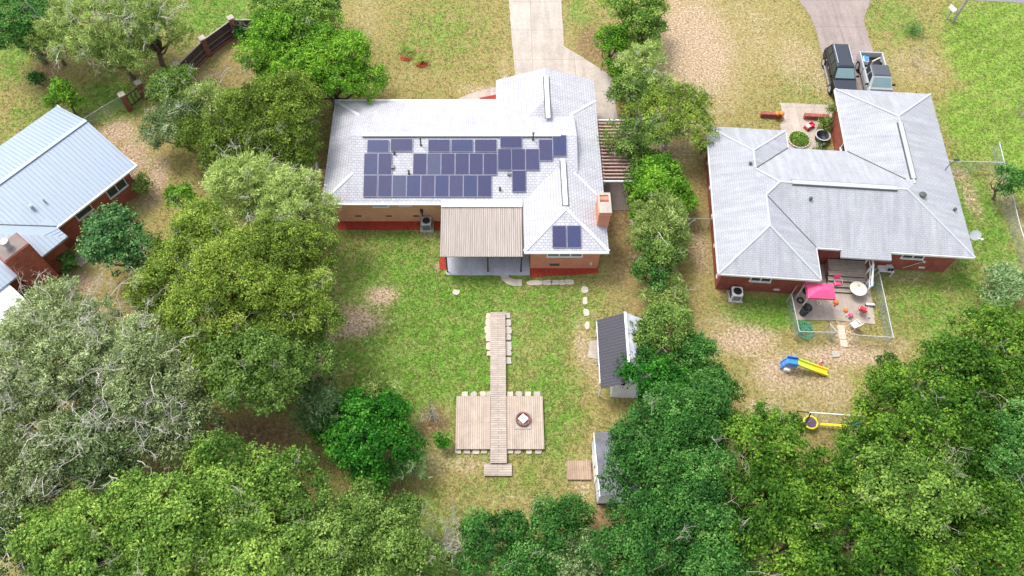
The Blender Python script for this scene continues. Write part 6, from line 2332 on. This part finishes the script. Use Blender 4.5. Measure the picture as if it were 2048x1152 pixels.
def bare_shrub(px, py, label, n, ln, seed, r=.03, depth=3, group='bare shrubs', mat='bark_mid'):
    rng = np.random.default_rng(seed)
    c = P(px, py)
    mb = MB()
    for k in range(n):
        az = rng.uniform(0, 6.28)
        el = rng.uniform(.5, 1.4)
        d = (math.cos(az) * math.cos(el), math.sin(az) * math.cos(el), math.sin(el))
        twig(mb, (rng.normal(0, .08), rng.normal(0, .08), 0), d, ln * rng.uniform(.7, 1.1), r, depth, rng, .45)
    o = mb.build('bare_shrub', M[mat], None, loc=c)
    tag(o, label, 'shrub', group)


bare_shrub(890, 1095, 'pale leafless shrub at the bottom edge, a fan of bare twigs', 42, 2.1, 4, .03, mat='bark_pale')
bare_shrub(1826, 130, 'thin leafless sapling on the lawn right of the cars', 7, 1.1, 5, .018)
bare_shrub(2043, 235, 'leafless sapling on the far right lawn edge', 6, 1.0, 6, .018)
bare_shrub(1830, 105, 'thin leafless sapling just behind the other on the right lawn', 5, .9, 9, .016)
bare_shrub(865, 830, 'heap of dead brush between the emerald tree and the left deck', 12, .9, 8, .03)

# ------------------------------------------------------------------ grass blades
def make_grass(n=150000):
    rng = np.random.default_rng(77)
    Y = rng.uniform(9, 66, n * 2)
    X = rng.uniform(-1, 1, n * 2) * (24 + Y * .55) + 1.3
    ok = np.ones(len(X), bool)
    for poly in NOGRASS:
        xs, ys = [p[0] for p in poly], [p[1] for p in poly]
        bb = (X > min(xs)) & (X < max(xs)) & (Y > min(ys)) & (Y < max(ys)) & ok
        idx = np.where(bb)[0]
        if len(idx):
            ok[idx[inpoly(X[idx], Y[idx], poly)]] = False
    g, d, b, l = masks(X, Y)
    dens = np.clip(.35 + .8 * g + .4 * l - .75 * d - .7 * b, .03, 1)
    ok &= rng.uniform(size=len(X)) < dens
    X, Y, g, d, l, b = X[ok][:n], Y[ok][:n], g[ok][:n], d[ok][:n], l[ok][:n], b[ok][:n]
    k = 3
    X, Y, g, d, l, b = (np.repeat(q, k) for q in (X, Y, g, d, l, b))
    m = len(X)
    pos = np.stack([X + rng.normal(0, .05, m), Y + rng.normal(0, .05, m), rng.uniform(.02, .05, m)], 1)
    ax = unit(np.stack([rng.normal(0, .8, m), rng.normal(0, .8, m), rng.uniform(.3, .9, m)], 1))
    nr = unit(np.stack([rng.normal(0, .6, m), rng.normal(0, .6, m), np.ones(m)], 1))
    nr = unit(nr - ax * np.sum(nr * ax, 1, keepdims=True))
    V = leaves(pos, ax, nr, .13, .045, rng)
    V[:, :, 2] = np.maximum(V[:, :, 2], .006)
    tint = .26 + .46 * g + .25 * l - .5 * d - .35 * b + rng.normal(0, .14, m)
    o = quad_mesh('grass', V, tint, M['grassblade'], None)
    o['kind'] = 'stuff'


make_grass()

# ------------------------------------------------------------------ light, sky, camera
SUN_EL, SUN_AZ = R(62), R(-50)   # azimuth from +Y, clockwise positive: sun stands ahead and a little left
w = bpy.data.worlds.new('World')
SC.world = w
w.use_nodes = True
nt = w.node_tree
sky = nt.nodes.new('ShaderNodeTexSky')
sky.sky_type = 'NISHITA'
sky.sun_disc = False
sky.sun_elevation = SUN_EL
sky.sun_rotation = SUN_AZ
sky.air_density = 1.0
sky.dust_density = 2.0
sky.ozone_density = 1.0
bg = nt.nodes['Background']
hs = nt.nodes.new('ShaderNodeHueSaturation')   # a bright hazy sky, paler than clear blue
hs.inputs['Saturation'].default_value = 0.35
nt.links.new(sky.outputs['Color'], hs.inputs['Color'])
nt.links.new(hs.outputs['Color'], bg.inputs['Color'])
bg.inputs['Strength'].default_value = 0.15
sd = bpy.data.lights.new('sun', 'SUN')
sd.energy = 1.15
sd.angle = R(18)
sd.color = (1.0, 0.955, 0.88)
so = bpy.data.objects.new('sun', sd)
C.objects.link(so)
d = Vector((math.sin(SUN_AZ) * math.cos(SUN_EL), math.cos(SUN_AZ) * math.cos(SUN_EL), math.sin(SUN_EL)))
so.rotation_euler = d.to_track_quat('Z', 'Y').to_euler()

cd = bpy.data.cameras.new('camera')
cam = bpy.data.objects.new('camera', cd)
C.objects.link(cam)
cam.location = (0, 0, CAMH)
cam.rotation_euler = (math.pi / 2 - TH, 0, 0)
cd.sensor_width = 36
cd.sensor_fit = 'HORIZONTAL'
cd.lens = 36 * F / 2048
cd.shift_x = (1024 - CX) / 2048
cd.clip_start = 0.5
cd.clip_end = 3000
SC.camera = cam
SC.view_settings.view_transform = 'Standard'
SC.view_settings.look = 'None'
SC.view_settings.exposure = 1.38
SC.view_settings.gamma = 1
SC.cycles.max_bounces = 6
